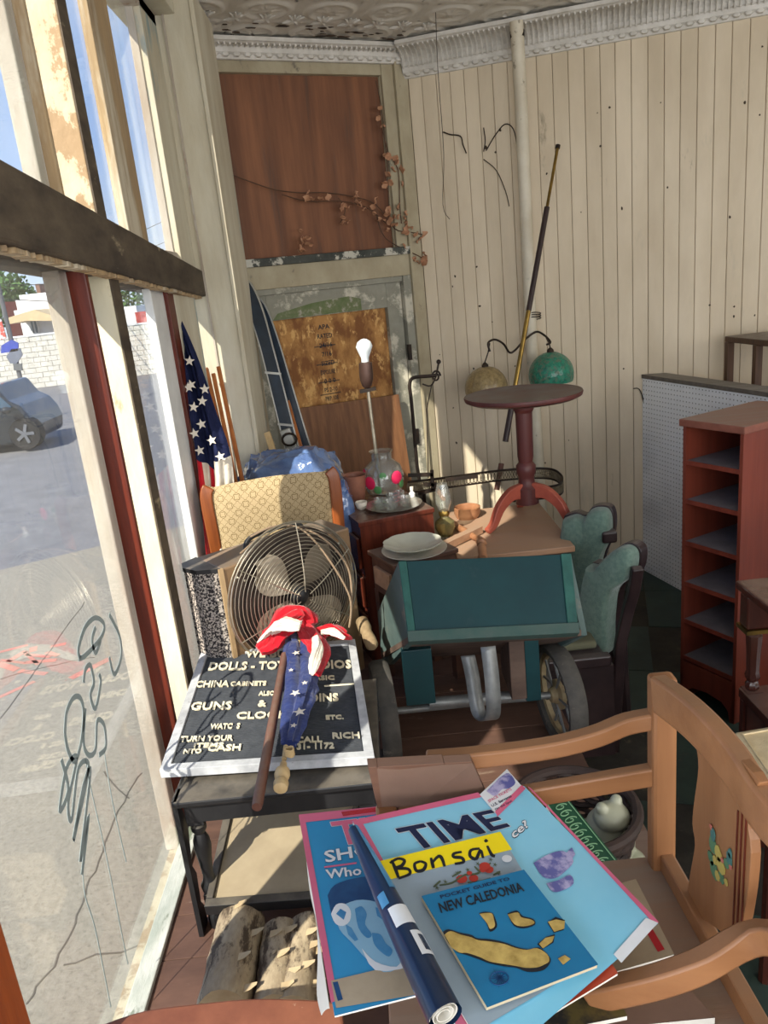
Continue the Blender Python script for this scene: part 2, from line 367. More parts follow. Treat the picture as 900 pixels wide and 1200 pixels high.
crown('trim_2', FD, -.02, 1.2, 2.905, 2.985, .09, 44)

# pressed tin ceiling, modelled relief
def tin(x, y):
    u, v = (x*.94+y*.34)/.3, (y*.94-x*.34)/.3
    fu, fv = u-math.floor(u)-.5, v-math.floor(v)-.5; r = math.hypot(fu, fv); th = math.atan2(fv, fu)
    h = .010*math.exp(-((r-.33)/.05)**2) + .012*max(0, 1-r/.3)*abs(math.cos(4*th)) + .006*math.exp(-((max(abs(fu), abs(fv))-.47)/.02)**2)
    return h
cl = struct('ceiling', (0, 3, CEIL))
mb = MB(); NX, NY = 330, 230
def cfn(a, b):
    x, y = -.9+3.3*a, 2.3+2.8*b; return Vector((x, y, CEIL-tin(x, y)))
mb.grid(cfn, NX, NY); mb.build('pressed_tin', m_tin, cl)
MB().box((-.9, -3, CEIL), (4.2, 6, CEIL+.05)).build('ceiling_deck', m_white, cl)
# heavier leaf border along the door wall
mb = MB()
for k in range(10):
    for sgn in (-1, 1):
        c = FD(.05+k*.14, CEIL-.006, .30)
        for q in range(4):
            a = (q-1.5)*.45; d = (ddir*math.sin(a)+dnor*math.cos(a)*sgn)
            mb.tube([c, c+d*.03, c+d*.06], [.006, .010, .003], 6)
mb.build('leaf_border', m_tin2, cl, kind='stuff')
mb = MB()
for q in range(26):
    c = FD(R.uniform(.0, 1.1), CEIL-.013, R.uniform(.12, .26)); n = 7; rr = R.uniform(.008, .03)
    mb.prism([(math.cos(t*2*PI/n)*rr*R.uniform(.6, 1.6), math.sin(t*2*PI/n)*rr*R.uniform(.3, .8)) for t in range(n)], Fr(c, ddir, dnor), -.001, .001)
mb.build('rusted_patch', mat('rust_hole', (48, 40, 34), (80, 62, 46), .9), cl, kind='stuff')

# slanted wall with the boarded door
wd_ = struct('wall_diagonal', CD)
m_dgrey = mat('grey_green_old_door_paint', (150, 148, 134), (126, 124, 110), .8, 6, (1, 1, 1), .4, c3=(198, 192, 174), s3=6, lo3=.52, hi3=.6, bscale=25)
m_dbeige = mat('beige_old_trim_paint', (178, 168, 142), (158, 146, 120), .8, 6, (1, 1, .6), .3, c3=(120, 112, 98), s3=8, lo3=.6, hi3=.66)
m_dark_peel = mat('black_and_white_flaking_sill', (52, 54, 50), (76, 78, 72), .8, 10, (1, 1, 1), .5, c3=(190, 186, 172), s3=9, lo3=.52, hi3=.56)
MB().box((-.2, 0, -.3), (1.16, 3.05, -.12), FD).build('backing', m_gap, wd_)
def dbox(name, m, s0, s1, z0, z1, w0, w1, par=wd_, bevel=.003, **k): return MB().box((s0, z0, w0), (s1, z1, w1), FD).build(name, m, par, bevel=bevel, **k)
dbox('corner_board', m_dbeige, 0, .07, 0, 2.93, -.12, .0)
dbox('corner_bead', m_dbeige, .07, .085, 0, 2.93, -.12, .015)
dbox('casing', m_dbeige, .085, .155, 1.83, 2.93, -.12, -.005)
dbox('casing', m_dbeige, 1.07, 1.18, 0, 2.93, -.12, -.005)
dbox('casing_edge', m_dbeige, 1.18, 1.21, 0, 2.93, -.12, .01)
dbox('head_casing', m_dbeige, .155, 1.07, 2.855, 2.93, -.12, -.01)
dbox('flaking_sill', m_dark_peel, .085, 1.10, 1.945, 1.985, -.12, .02)
dbox('header_board', m_dbeige, .085, 1.10, 1.83, 1.945, -.12, -.004)
dbox('stop_bead', m_dbeige, .145, .16, 1.985, 2.855, -.12, -.03); dbox('stop_bead', m_dbeige, 1.06, 1.075, 1.985, 2.855, -.12, -.03)
m_ply = wood('weathered_red_plywood', (140, 92, 62), (78, 48, 34), 'z', .7, 2.2, c3=(84, 72, 64), s3=6, lo3=.50, hi3=.72)
tr = struct('window_5', FD(.6, 1.985, -.05))
MB().box((.16, 1.985, -.06), (1.06, 2.855, -.045), FD).build('plywood_sheet', m_ply, tr)
dr = struct('door_1', FD(.55, PL, 0))
def dpart(name, m, s0, s1, z0, z1, w0, w1, bevel=.003): return dbox(name, m, s0, s1, z0, z1, w0, w1, dr, bevel)
dpart('door_casing', m_dgrey, .085, .135, 0, 1.83, -.12, -.002); dpart('door_casing', m_dgrey, 1.0, 1.07, 0, 1.83, -.12, -.002)
dpart('door_stile', m_dgrey, .14, .235, PL, 1.80, -.09, -.035); dpart('door_stile', m_dgrey, .955, 1.0, PL, 1.80, -.09, -.035)
dpart('top_rail', m_dgrey, .235, .955, 1.665, 1.80, -.09, -.035); dpart('bottom_rail', m_dgrey, .235, .955, PL, .55, -.09, -.035)
dpart('top_bead', m_dgrey, .135, 1.0, 1.80, 1.83, -.12, -.015)
m_osb = mat('oriented_strand_board', (184, 134, 76), (128, 82, 42), .75, 11, (1, 1, .55), .3, lo=.42, hi=.58, c3=(214, 168, 104), s3=19, lo3=.54, hi3=.60)
osb = dpart('strand_board', m_osb, .235, .955, .55, 1.665, -.08, -.068)
# weatherproof lettering printed on the strand board
mb = MB(); fO = lambda u, v, w: FD(.70-u, v, w)
for k, (tx, w_) in enumerate([('APA', .07), ('RATED', .09), ('24/16', .08), ('7/16', .06), ('SIZED', .08), ('EXPOSURE 1', .10), ('0 0 0', .07), ('PS 2-10', .08), ('PRP 108', .08)]):
    z = 1.62-.05*k; text(mb, tx, fO, .02+(.1-w_)/2, .02+(.1+w_)/2, z-.032, z-.006, -.0672)
for z in (1.50, 1.40, 1.30, 1.23):
    for a, b in (((.0, z), (.13, z)), ((.0, z-.004), (.13, z-.004))): mb.prism([(a[0], a[1]), (b[0], a[1]), (b[0], a[1]-.0025), (a[0], a[1]-.0025)], fO, -.0676, -.067)
mb.build('stamp', m_ink, osb)
gs = MB(); pts = [(.40, 1.73), (.47, 1.75), (.6, 1.742), (.7, 1.735), (.9, 1.70), (.93, 1.668), (.4, 1.668)]
gs.prism(pts, FD, -.0352, -.0345); gs.build('green_stain', mat('old_green_paint', (92, 108, 66), (120, 124, 92), .8, 20, c3=(160, 156, 140), s3=20), dr)
mb = MB()
for z in (.9, 1.4): mb.cbox((.137, z, 0), (.02, .09, .02), FD)
mb.build('hinge', m_iron, dr)

# ---------------------------------------------------------------- window wall on the left
wlft = struct('wall_left', (-.69, 1, 0))
XG = -.69
def vpost(name, mt, pl, pr, py, Y, z0, z1, dep, par=wlft, bevel=.004):
    a, b = PY(pl, py, Y).x, PY(pr, py, Y).x
    return MB().box((a, Y, z0), (b, Y+dep, z1)).build(name, mt, par, bevel=bevel)
c1 = PY(152, 447, 2.15).x
m_crlow = mat('worn_cream_post_paint', (212, 204, 176), (192, 182, 152), .75, 6, (1, 1, .4), .5, c3=(166, 152, 122), s3=10, lo3=.6, hi3=.66, bscale=24)
MB().box((-.76, 2.15, PL), (c1-.004, 2.155+.075, 1.93)).build('pier', m_crlow, wlft, bevel=.003)
MB().box((-.76, 2.15, 1.93), (c1-.004, 2.155+.075, 2.98)).build('peeling_pier', m_cream, wlft, bevel=.003)
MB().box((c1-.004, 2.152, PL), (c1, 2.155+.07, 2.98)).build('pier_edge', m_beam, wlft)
vpost('varnished_strip', m_redwood, 66, 98, 312, 1.98, PL, 1.96, .02)
vpost('window_stile', m_grey_st, 46, 67, 312, 1.93, .25, 1.98, .05)
vpost('upper_strip', m_bare, 24, 47, 100, 1.99, 1.99, 2.98, .02)
vpost('upper_stile', m_grey_st, 4, 25, 100, 1.94, 1.99, 2.98, .05)
# beam (old, sagging towards the far end)
xin = lambda y: -.60-.037*(y-1.5)
def bz(px, py):
    p = PP(px, py, (-.60, 1.5, 0), Vector((1, .037, 0))); return p
tL, tR, bL, bR = bz(0, 185), bz(237, 317), bz(0, 281), bz(237, 346)
sl_t = (tR.z-tL.z)/(tR.y-tL.y); sl_b = (bR.z-bL.z)/(bR.y-bL.y)
def bq(y, top): return (tL.z+sl_t*(y-tL.y)) if top else (bL.z+sl_b*(y-bL.y))
for n_, (ya, yb) in {'beam': (-1.2, tR.y)}.items():
    ps = []
    for y in (ya, yb):
        ps.append([Vector((-.80, y, bq(y, 0)+.0)), Vector((xin(y), y, bq(y, 0))), Vector((xin(y), y, bq(y, 1))), Vector((-.80, y, bq(y, 1)))])
    MB().hexa(ps[0]+ps[1]).build(n_, m_beam, wlft, bevel=.006)
# splintered lower lip
mb = MB(); y = .6
while y < tR.y-.05:
    l = R.uniform(.03, .1); z = bq(y, 0); mb.bar((xin(y)-.03, y, z-.004), (xin(y)-.03-R.uniform(0, .02), y+l, z-.006), .03, .012); y += l*.8
mb.build('split_edge', m_bare, wlft)
# wide end pier
xa, xb = PY(215, 300, 3.5).x, PY(266, 300, 3.5).x
MB().box((-.765, 3.5, 0), (xb, 3.95, 2.98)).build('wide_pier', m_cream2, wlft, bevel=.004)
MB().box((xb, 3.49, 0), (xb+.018, 3.93, 2.98)).build('pier_bead', m_cream2, wlft, bevel=.003)
MB().box((xa+.07, 3.492, 1.0), (xa+.078, 3.50, 2.97)).build('pier_seam', m_grey_st, wlft)
# sill and bottom rail
MB().box((-.74, -3, 0), (-.665, 3.5, .25)).build('knee_wall', m_cream, wlft)
MB().box((-.70, -3, .25), (-.652, 2.15, PL+.012)).build('sill_trim', mat('corroded_white_sill', (214, 214, 204), (170, 176, 164), .7, 20, (1, .3, 1), .5, c3=(120, 128, 110), s3=16), wlft, bevel=.003)
MB().box((-.78, 2.15, .2), (-.69, 3.5, .33)).build('sill_trim', m_cream2, wlft, bevel=.003)
# near varnished post at the frame's edge, and the boarded-up part behind the photographer
pc = PY(36, 1195, 1.02); 
MB().box((-.76, .86, .2), (pc.x, 1.02, 1.99)).build('varnished_post', m_orange_post, wlft, bevel=.004)
MB().box((-.76, -3, 2.0), (-.68, 1.30, 3.0)).build('upper_boarding', m_dgrey, wlft)
MB().box((-.84, -3, 2.9), (-.62, 3.6, 3.0)).build('head_board', m_cream2, wlft, bevel=.004)
# panes and frames
def pane(n, y0, y1, z0, z1, x=-.70, extra=()):
    wv = struct('window_%d' % n, (x, (y0+y1)/2, z0))
    MB().box((x-.003, y0, z0), (x, y1, z1)).build('pane', m_pane, wv)
    return wv
w1 = pane(1, 1.0, 1.95, .26, 1.97)
w1b = pane(4, -3, .88, .26, 1.97)
w2 = pane(2, 2.2, 3.5, .30, 1.86, -.74)
w3 = pane(3, 1.28, 1.96, 2.0, 2.93)
w6 = pane(6, 2.2, 3.5, 1.95, 2.93, -.75)
def ypost(par, name, mt, px0, px1, py, X, z0, z1, dep=.03):
    a, b = PX(px0, py, X).y, PX(px1, py, X).y
    return MB().box((X-.03, a, z0), (X, b, z1)).build(name, mt, par, bevel=.003)
ypost(w6, 'mullion', m_bare, 153, 174, 280, -.730, 1.95, 2.95)
ypost(w6, 'stile', m_grey_st, 201, 210, 280, -.725, 1.95, 2.95); MB().box((-.75, PX(209, 280, -.70).y, 1.93), (-.70, 3.5, 2.95)).build('stile_bead', m_cream2, w6, bevel=.003)
MB().box((-.755, 2.2, 2.86), (-.70, 3.5, 2.95)).build('head_rail', m_grey_st, w6, bevel=.003)
MB().box((-.755, 2.2, 1.90), (-.715, 3.5, 2.0)).build('bottom_rail', m_grey_st, w6, bevel=.003)
ypost(w2, 'stile', m_white, 177, 197, 345, -.715, .30, 1.88)
ypost(w2, 'varnished_strip', m_redwood, 196, 203, 345, -.70, .30, 1.88)
ypost(w2, 'stile', m_cream2, 204, 228, 350, -.70, .30, 1.88)
MB().box((-.735, 2.2, .3), (-.69, 3.5, .36)).build('bottom_rail', m_cream2, w2, bevel=.003)
MB().box((-.78, 2.15, .0), (-.74, 3.6, .21)).build('outer_base', m_cream2, wlft)

# spray-paint loops on the pane (they throw shadows on the pier and chair back)
m_spray = mat('grey_spray_paint', (132, 146, 146), (140, 152, 152), .6, bump=0)
def gp(pts): return [PX(x, y, -.699) + Vector((0, 0, 0)) for x, y in pts]
def smooth_path(pts, k=6):
    o = []; n = len(pts)
    for i in range(n-1):
        p0, p1, p2, p3 = pts[max(i-1, 0)], pts[i], pts[i+1], pts[min(i+2, n-1)]
        for q in range(k):
            t = q/k; o.append(.5*((2*p1)+(p2-p0)*t+(2*p0-5*p1+4*p2-p3)*t*t+(3*p1-p0-3*p2+p3)*t**3))
    return o+[pts[-1]]
mb = MB()
S = [[(94, 772), (92, 760), (100, 735), (112, 724), (122, 732), (118, 748), (100, 768), (92, 772)],
     [(112, 735), (108, 750), (112, 765), (118, 750)], [(128, 720), (140, 745), (142, 770), (134, 790), (128, 770)],
     [(98, 800), (100, 785), (106, 780), (110, 800), (106, 815), (112, 830), (118, 800), (116, 790)],
     [(76, 860), (78, 835), (86, 818), (94, 818), (98, 835), (95, 870), (88, 892), (80, 880), (76, 860)],
     [(100, 830), (98, 870), (104, 885), (112, 878), (114, 845), (122, 850), (124, 875), (116, 885)],
     [(72, 890), (80, 925), (70, 950), (78, 900), (90, 888), (80, 940), (84, 960), (92, 900), (104, 900), (86, 985), (98, 920), (106, 905), (94, 1010), (104, 955), (96, 1025)],
     [(97, 1020), (100, 1050), (112, 1090), (130, 1180)], [(100, 890), (108, 930), (124, 1000), (140, 1080), (150, 1130)], [(122, 880), (132, 940), (148, 1010)]]
for i, q in enumerate(S):
    p = smooth_path(gp(q)); wd = .012 if i < 7 else .003
    mb.strip(p, wd, .0008, (1, 0, 0))
mb.build('graffiti', m_spray, w1)

# closing walls out of view
MB().box((3.9, -3, 0), (4.0, 6, 3.0)).build('wall_right', m_plank, kind='structure')
MB().box((-.76, -3.15, 0), (4.0, -3.05, 3.0)).build('wall_front', m_plank, kind='structure')
# pegboard partition
pt = struct('wall_partition', CF)
pb = PP(900, 470, CF, Vector((1, .22, 0)))
pd = Vector((math.sin(math.radians(166)), math.cos(math.radians(166)), 0)); pn = Vector((pd.y, -pd.x, 0)); pn = -pn if pn.x > 0 else pn
FPt = Fr(CF, pd, (0, 0, 1), pn)
m_peg = bpy.data.materials.new('white_pegboard'); m_peg.use_nodes = True
N = m_peg.node_tree.nodes; L = m_peg.node_tree.links; b = N['Principled BSDF']; b.inputs['Roughness'].default_value = .6
at_ = N.new('ShaderNodeUVMap'); vm = N.new('ShaderNodeVectorMath'); vm.operation = 'SCALE'; vm.inputs['Scale'].default_value = 40; L.new(at_.outputs[0], vm.inputs[0])
vf = N.new('ShaderNodeVectorMath'); vf.operation = 'FRACTION'; L.new(vm.outputs[0], vf.inputs[0])
vs_ = N.new('ShaderNodeVectorMath'); vs_.operation = 'DISTANCE'; L.new(vf.outputs[0], vs_.inputs[0]); vs_.inputs[1].default_value = (.5, .5, 0)
lt = N.new('ShaderNodeMath'); lt.operation = 'LESS_THAN'; L.new(vs_.outputs['Value'], lt.inputs[0]); lt.inputs[1].default_value = .13
nz = N.new('ShaderNodeTexNoise'); nz.inputs['Scale'].default_value = 4; nz.inputs['Detail'].default_value = 9
rr = N.new('ShaderNodeValToRGB'); L.new(nz.outputs[0], rr.inputs[0]); rr.color_ramp.elements[0].position = .45; rr.color_ramp.elements[0].color = hx((246, 248, 250)); rr.color_ramp.elements[1].position = .7; rr.color_ramp.elements[1].color = hx((206, 208, 212))
mm = N.new('ShaderNodeMix'); mm.data_type = 'RGBA'; L.new(lt.outputs[0], mm.inputs[0]); L.new(rr.outputs[0], mm.inputs[6]); mm.inputs[7].default_value = hx((70, 66, 62)); L.new(mm.outputs[2], b.inputs['Base Color'])
pg = MB().box((0, 0, 0), (2.1, 1.15, .008), FPt).build('pegboard', m_peg, pt)
uv = pg.data.uv_layers.new(name='UVMap')
for p in pg.data.polygons:
    for li in p.loop_indices:
        v = pg.data.vertices[pg.data.loops[li].vertex_index].co + wloc(pt) - CF; uv.data[li].uv = (v.dot(pd), v.z)
m_gwood = wood('grey_dusty_cap', (120, 112, 102), (92, 84, 76), 'x', .8, dust=(150, 145, 138), dl=.8)
MB().box((-.005, 1.15, -.10), (2.1, 1.172, .012), FPt).build('top_cap', m_gwood, pt, bevel=.002)
MB().box((0, 0, -.09), (2.1, 1.15, 0), FPt).build('core', m_plank, pt)
# ================================================================ THE STREET OUTSIDE
GZ = -.70; SZ = -.45
m_conc = mat('sidewalk_concrete', (150, 144, 130), (134, 128, 115), .9, 30, (1, 1, 1), .5, c3=(104, 98, 88), s3=60, lo3=.55, hi3=.7)  # concrete and road in their own plain colours
m_road = mat('grey_road_surface', (120, 120, 122), (106, 106, 108), .9, 3, (1, 1, 1), .3, c3=(134, 134, 134), s3=30, lo3=.55, hi3=.7)
m_dkl = mat('crack', (96, 90, 80), None, .9)
MB().box((-90, -40, GZ-.1), (-.8, 90, GZ)).build('street', m_road, kind='structure')
swk = struct('sidewalk', (-3, 4, SZ))
cA, cB = PZ(0, 668, SZ), PZ(95, 645, SZ); cd_ = (cB-cA).normalized()
e0, e1 = cA-cd_*10, cA+cd_*14
e1 = cA+cd_*((-.8-cA.x)/cd_.x); mb = MB(); sp4 = [(-.8, -6), (e1.x, e1.y), (e0.x, e0.y), (e0.x, -6)]; mb.hexa([Vector((x, y, GZ+.01)) for x, y in sp4]+[Vector((x, y, SZ)) for x, y in sp4])
mb.build('concrete_slab', m_conc, swk)
mb = MB()
for ln in ([(30, 1175), (70, 1120), (95, 1060), (115, 1010), (140, 950), (165, 905)], [(0, 842), (60, 760), (100, 705)], [(75, 1130), (180, 1105)], [(0, 796), (60, 780), (110, 770)], [(120, 905), (150, 935)]):
    p = smooth_path([PZ(x, y, SZ+.001) for x, y in ln], 5); p = [q+Vector((R.uniform(-.01, .01), R.uniform(-.01, .01), 0)) for q in p]
    mb.strip(p, .007, .002)
mb.build('crack', m_dkl, swk, kind='stuff')
mb = MB()
for q in range(14):
    a = PZ(R.uniform(5, 85), R.uniform(745, 800), SZ+.0012); mb.bar(a, a+Vector((R.uniform(-.25, .25), R.uniform(-.25, .25), 0)), R.uniform(.02, .06), .001)
mb.build('spray_marks', mat('faded_pink_spray', (190, 120, 108), (180, 140, 120), .9), swk, kind='stuff')
# white painted brick wall, courses modelled as long runs with bricks near enough to tell apart
wl0, wl1 = PY(-60, 462, 29), PY(215, 440, 31)
z0w, z1w = GZ, 1.25
m_wbrick = mat('white_painted_brick', (222, 218, 206), (200, 196, 184), .85, 5, c3=(160, 152, 140), s3=8, lo3=.6, hi3=.66)
m_mortar = mat('grey_mortar', (150, 146, 136), None, .9)
bw = struct('brick_wall', (wl0.x, wl0.y, GZ)); wdv = Vector((wl1.x-wl0.x, wl1.y-wl0.y, 0)); wL = wdv.length
FW = Fr((wl0.x, wl0.y, 0), wdv, (0, 0, 1)); 
if FW.Z.y > 0: FW.Z = -FW.Z
MB().box((0, z0w, -.2), (wL, z1w-.05, 0), FW).build('mortar_core', m_mortar, bw)
MB().box((0, z1w-.05, -.24), (wL, z1w+.02, .04), FW).build('coping', m_white, bw, bevel=.01)
vis = [tuple((PP(x, 420, (wl0.x, wl0.y, 0), FW.Z)-FW.o).dot(FW.X) for x in ab) for ab in ((-2, 80), (140, 172))]
mb = MB(); bwd, bht = .42, .19; r = 0; z = z0w
while z < z1w-.1:
    s = -(r % 2)*bwd/2
    while s < wL:
        d = R.uniform(.008, .03); inview = any(u0 < s+bwd and s < u1 for u0, u1 in vis)
        tb_ = MB() if inview else mb
        tb_.box((max(0, s)+.008, z+.008, 0), (min(wL, s+bwd)-.008, z+bht-.008, d), FW)
        if inview: tb_.build('brick', m_wbrick, bw)
        s += bwd
    z += bht; r += 1
mb.build('bricks', m_wbrick, bw, kind='stuff')
# white house beyond
hs = thing('house', (PY(40, 400, 42).x, 42, GZ), 'white house with flat roof, brick chimney and tan awning beyond the brick wall', 'house')
def ybox(name, m, par, xl, xr, yt, yb, Y, dep, **k):
    a, b = PY(xl, yt, Y), PY(xr, yb, Y); return MB().box((min(a.x, b.x), Y, min(a.z, b.z)), (max(a.x, b.x), Y+dep, max(a.z, b.z))).build(name, m, par, **k)
m_hw = mat('white_house_wall', (226, 226, 224), (212, 212, 210), .8, bump=0)
ybox('wall', m_hw, hs, 18, 90, 352, 470, 42, 8); ybox('upper_storey', m_hw, hs, 22, 90, 346, 362, 43, 7)
ybox('parapet', m_white, hs, 16, 92, 364, 367, 41.8, .3)
ybox('chimney', mat('brown_chimney_brick', (130, 96, 80), (100, 76, 66), .9), hs, 41, 49, 333, 348, 44, 1)
ybox('wall', m_hw, hs, 140, 180, 360, 470, 42, 6)
wf = ybox('window', m_white, hs, 33, 46, 375, 392, 41.8, .3)
mb = MB(); a = PY(35, 377, 41.7); b = PY(44, 390, 41.7); mx_ = (a.x+b.x)/2
mb.box((a.x, 41.75, b.z), (mx_-.05, 41.79, a.z)); mb.box((mx_+.05, 41.75, b.z), (b.x, 41.79, a.z)); mb.build('pane', mat('dark_pane', (110, 124, 130), (90, 100, 108), .2), wf)
mb = MB(); P_ = [PY(10, 372, 40), PY(40, 363, 40), PY(62, 370, 40), PY(62, 376, 40), PY(30, 376, 40), PY(10, 380, 40)]
mb.prism([(p.x, p.z) for p in P_], lambda u, v, w: Vector((u, 40+w, v)), 0, 2); mb.build('awning', mat('tan_awning', (206, 184, 146), (190, 168, 130), .8), hs)
ybox('red_building', mat('red_siding', (176, 62, 50), (150, 50, 42), .8), None, 0, 21, 354, 441, 50, 5, label='low red building beside the white house across the street', cat='building')
ybox('red_truck', mat('red_vehicle', (186, 60, 54), (150, 40, 40), .5), None, 158, 186, 366, 428, 36, 3, label='red vehicle seen through the far window pane', cat='vehicle')
# tree beyond
def foliage(mb, c, r, n, sz):
    for q in range(n):
        d = Vector((R.gauss(0, 1), R.gauss(0, 1), R.gauss(0, .8))).normalized()*r*R.random()**.4
        p = Vector(c)+d; a = Vector((R.gauss(0, 1), R.gauss(0, 1), R.gauss(0, 1))).normalized()*sz; b = a.orthogonal().normalized()*sz*.6
        mb.add([p-a, p+b, p+a, p-b], [(0, 1, 2, 3)])
m_leaf = mat('green_leaves', (84, 118, 60), (60, 92, 44), .7, bump=0)
m_bark = mat('brown_bark', (92, 78, 62), (70, 60, 48), .9)
for i, (px, py, Y, r_) in enumerate([(6, 350, 60, 2.2), (160, 352, 60, 4.2)]):
    c = PY(px, py, Y); t = thing('tree', (c.x, Y, GZ), ['small green tree behind the red building across the street', 'leafy green tree seen through the far window pane'][i], 'tree')
    mb = MB(); foliage(mb, c, r_, 1400, .22); mb.build('foliage', m_leaf, t, kind='stuff')
    MB().tube([(c.x, Y, GZ), (c.x+.1, Y, c.z)], [.3, .12]).build('trunk', m_bark, t)
# sign pole with blue sign and meter
sp = PZ(27, 458, GZ); 
Yp = 20.
pb_ = PY(27, 456, Yp); pt_ = PY(-6, 300, Yp)
t = thing('street_sign_pole', (pb_.x, Yp, GZ), 'grey street sign pole with blue and diamond signs at the far kerb', 'signpost')
MB().tube([(pb_.x, Yp, GZ), (pb_.x-.02, Yp, pt_.z)], .06).build('pole', mat('pole_grey', (96, 98, 102), None, .6), t)
def signb(name, m, poly, d=.04): 
    P_ = [PY(x, y, Yp-.08) for x, y in poly]; mb = MB(); mb.prism([(p.x, p.z) for p in P_], lambda u, v, w: Vector((u, Yp-.08+w, v)), -d, 0); return mb.build(name, m, t)
m_blue = mat('blue_sign', (44, 72, 170), (36, 60, 150), .5, bump=0)
signb('blue_sign', m_blue, [(2, 405), (14, 398), (22, 402), (22, 411), (2, 414)])
signb('diamond_sign', mat('back_of_sign', (104, 112, 128), (90, 96, 110), .6), [(8, 418), (14, 409), (24, 408), (27, 416), (20, 426), (13, 426)])
signb('control_box', mat('pole_grey2', (90, 94, 98), None, .6), [(16, 426), (26, 426), (27, 434), (17, 434)])
signb('striped_banner', mat('white_red_banner', (222, 210, 206), (196, 84, 74), .6, 3, (1, 1, 4), lo=.45, hi=.5), [(0, 376), (2, 374), (8, 396), (2, 398)])
# parked car: grey hatch with the front wheel to the right
Yc = 15.2; cA_ = PY(33, 526, Yc); 
k_ = .0011*Yc   # metres per pixel at the car
cz = cA_.z
t = thing('parked_car', (cA_.x-1.6, Yc, cz), 'dark grey car parked in the street outside the large window', 'car')
def CV(x, y, d): p = PY(x, y, Yc); return Vector((p.x, Yc+d, p.z))
m_car = mat('dark_grey_car_paint', (34, 40, 46), (28, 34, 40), .25, bump=0, coat=.6)
prof = [(-52, 505), (-50, 478), (-40, 470), (-28, 455), (-8, 452), (8, 470), (22, 476), (33, 488), (39, 500), (40, 514), (36, 519), (-48, 530)]
mb = MB(); n = len(prof); pr = [CV(x, y, 0) for x, y in prof]
rings = []
for d, ins in ((0, .0), (.12, .03), (1.5, .03), (1.62, .0)):
    pass
mb.prism([(p.x, p.z) for p in pr], lambda u, v, w: Vector((u, Yc+w, v)), 0, 1.6); mb.build('body', m_car, t, bevel=.08)
mb = MB(); wn_ = [CV(x, y, 0) for x, y in [(-26, 459), (-10, 456), (6, 470), (14, 477), (-24, 480)]]
mb.prism([(p.x, p.z) for p in wn_], lambda u, v, w: Vector((u, Yc+w, v)), -.02, 0); mb.build('side_window', mat('car_window', (70, 96, 116), (60, 84, 104), .1), t)
mb = MB(); p = CV(12, 479, -.2); mb.ball(p, .09, 8, 6, (1.2, .8, .8)); mb.build('mirror', m_car, t)
for x, y in ((30, 508), (-36, 522)):
    p = CV(x, y, -.02); mb = MB(); rr_ = .32; mb.lathe([(rr_*.6, -.02), (rr_*.95, -.02), (rr_, .03), (rr_, .2)], (p.x, p.y+.0, p.z), (0, 1, 0), 20)
    wh = mb.build('wheel', mat('tyre', (30, 30, 32), None, .8), t)
    mb = MB()
    for q in range(5): a = q*2*PI/5; mb.bar(p+Vector((0, -.035, 0)), p+Vector((math.cos(a)*rr_*.6, -.03, math.sin(a)*rr_*.6)), .06, .02, (0, 1, 0))
    mb.build('spoke', mat('dull_wheel', (140, 142, 146), None, .4, metal=.7), wh)
mb = MB()
for i in range(4):
    a = PY(-30, 300+i*16, 24); b = PY(210, 250+i*26, 40); mb.tube([a.lerp(b, q/8)-Vector((0, 0, math.sin(q/8*PI)*.5)) for q in range(9)], .014, 4)
mb.build('overhead_wires', m_ink, None, 'thin black overhead wires crossing the sky outside', 'wires')

# ================================================================ THINGS BY THE WINDOW
def turned(mb, o, h, prof, ax=(0, 0, 1), seg=16): return mb.lathe([(r, t*h) for r, t in prof], o, ax, seg)
LEG = [(.020, 0), (.020, .10), (.013, .12), (.012, .16), (.020, .19), (.022, .22), (.014, .25), (.021, .29), (.023, .33), (.016, .36), (.013, .40), (.017, .52), (.022, .62), (.020, .68), (.013, .73), (.019, .76), (.019, .79), (.014, .80), (.014, .82)]
# black side table
TZ = .68
a = PZ(203, 933, TZ); b = PZ(437, 926, TZ)
ty0 = (a.y+b.y)/2; tx0, tx1 = a.x, b.x+.02; ty1 = ty0+.50
t = thing('side_table', ((tx0+tx1)/2, ty0+.25, PL), 'black painted side table with turned legs under the letter board', 'table')
mb = MB(); mb.box((tx0, ty0, TZ-.018), (tx1, ty1, TZ)); mb.build('tabletop', m_black, t, bevel=.005)
MB().box((tx0+.02, ty0+.02, TZ-.075), (tx1-.02, ty0+.035, TZ-.018)).build('apron', m_black, t, bevel=.002)
MB().box((tx0+.02, ty1-.035, TZ-.075), (tx1-.02, ty1-.02, TZ-.018)).build('apron', m_black, t)
for lx in (tx0+.04, tx1-.04):
    for ly in (ty0+.045, ty1-.045):
        mb = MB(); turned(mb, (lx, ly, PL), TZ-.018-PL, LEG); hh = TZ-.018-PL
        mb.cbox((lx, ly, PL+hh*.91), (.04, .04, hh*.18)); mb.cbox((lx, ly, PL+hh*.24), (.034, .034, hh*.06)); mb.build('leg', m_black, t)
hh = TZ-PL
for sx in (tx0+.006,):
    pl_ = [(0, 0), (.05, 0), (.05, .05), (.03, .08), (.04, .16), (.02, .20), (.05, .3), (.03, .36), (.05, .40), (0, .40)]
    mb = MB(); mb.prism(pl_, Fr((sx, ty0+.005, PL), (0, 1, 0), (0, 0, 1)), -.006, .006); mb.build('scroll_bracket', m_black, t)
sz_ = PL+.10
mb = MB(); mb.lathe([(.010, 0), (.010, .02), (.016, .03), (.010, .05), (.014, .16), (.010, .27), (.016, .29), (.010, .31), (.010, .44)], (tx0+.04, ty0+.03, sz_), (1, 0, 0), 12); mb.build('stretcher', m_black, t)
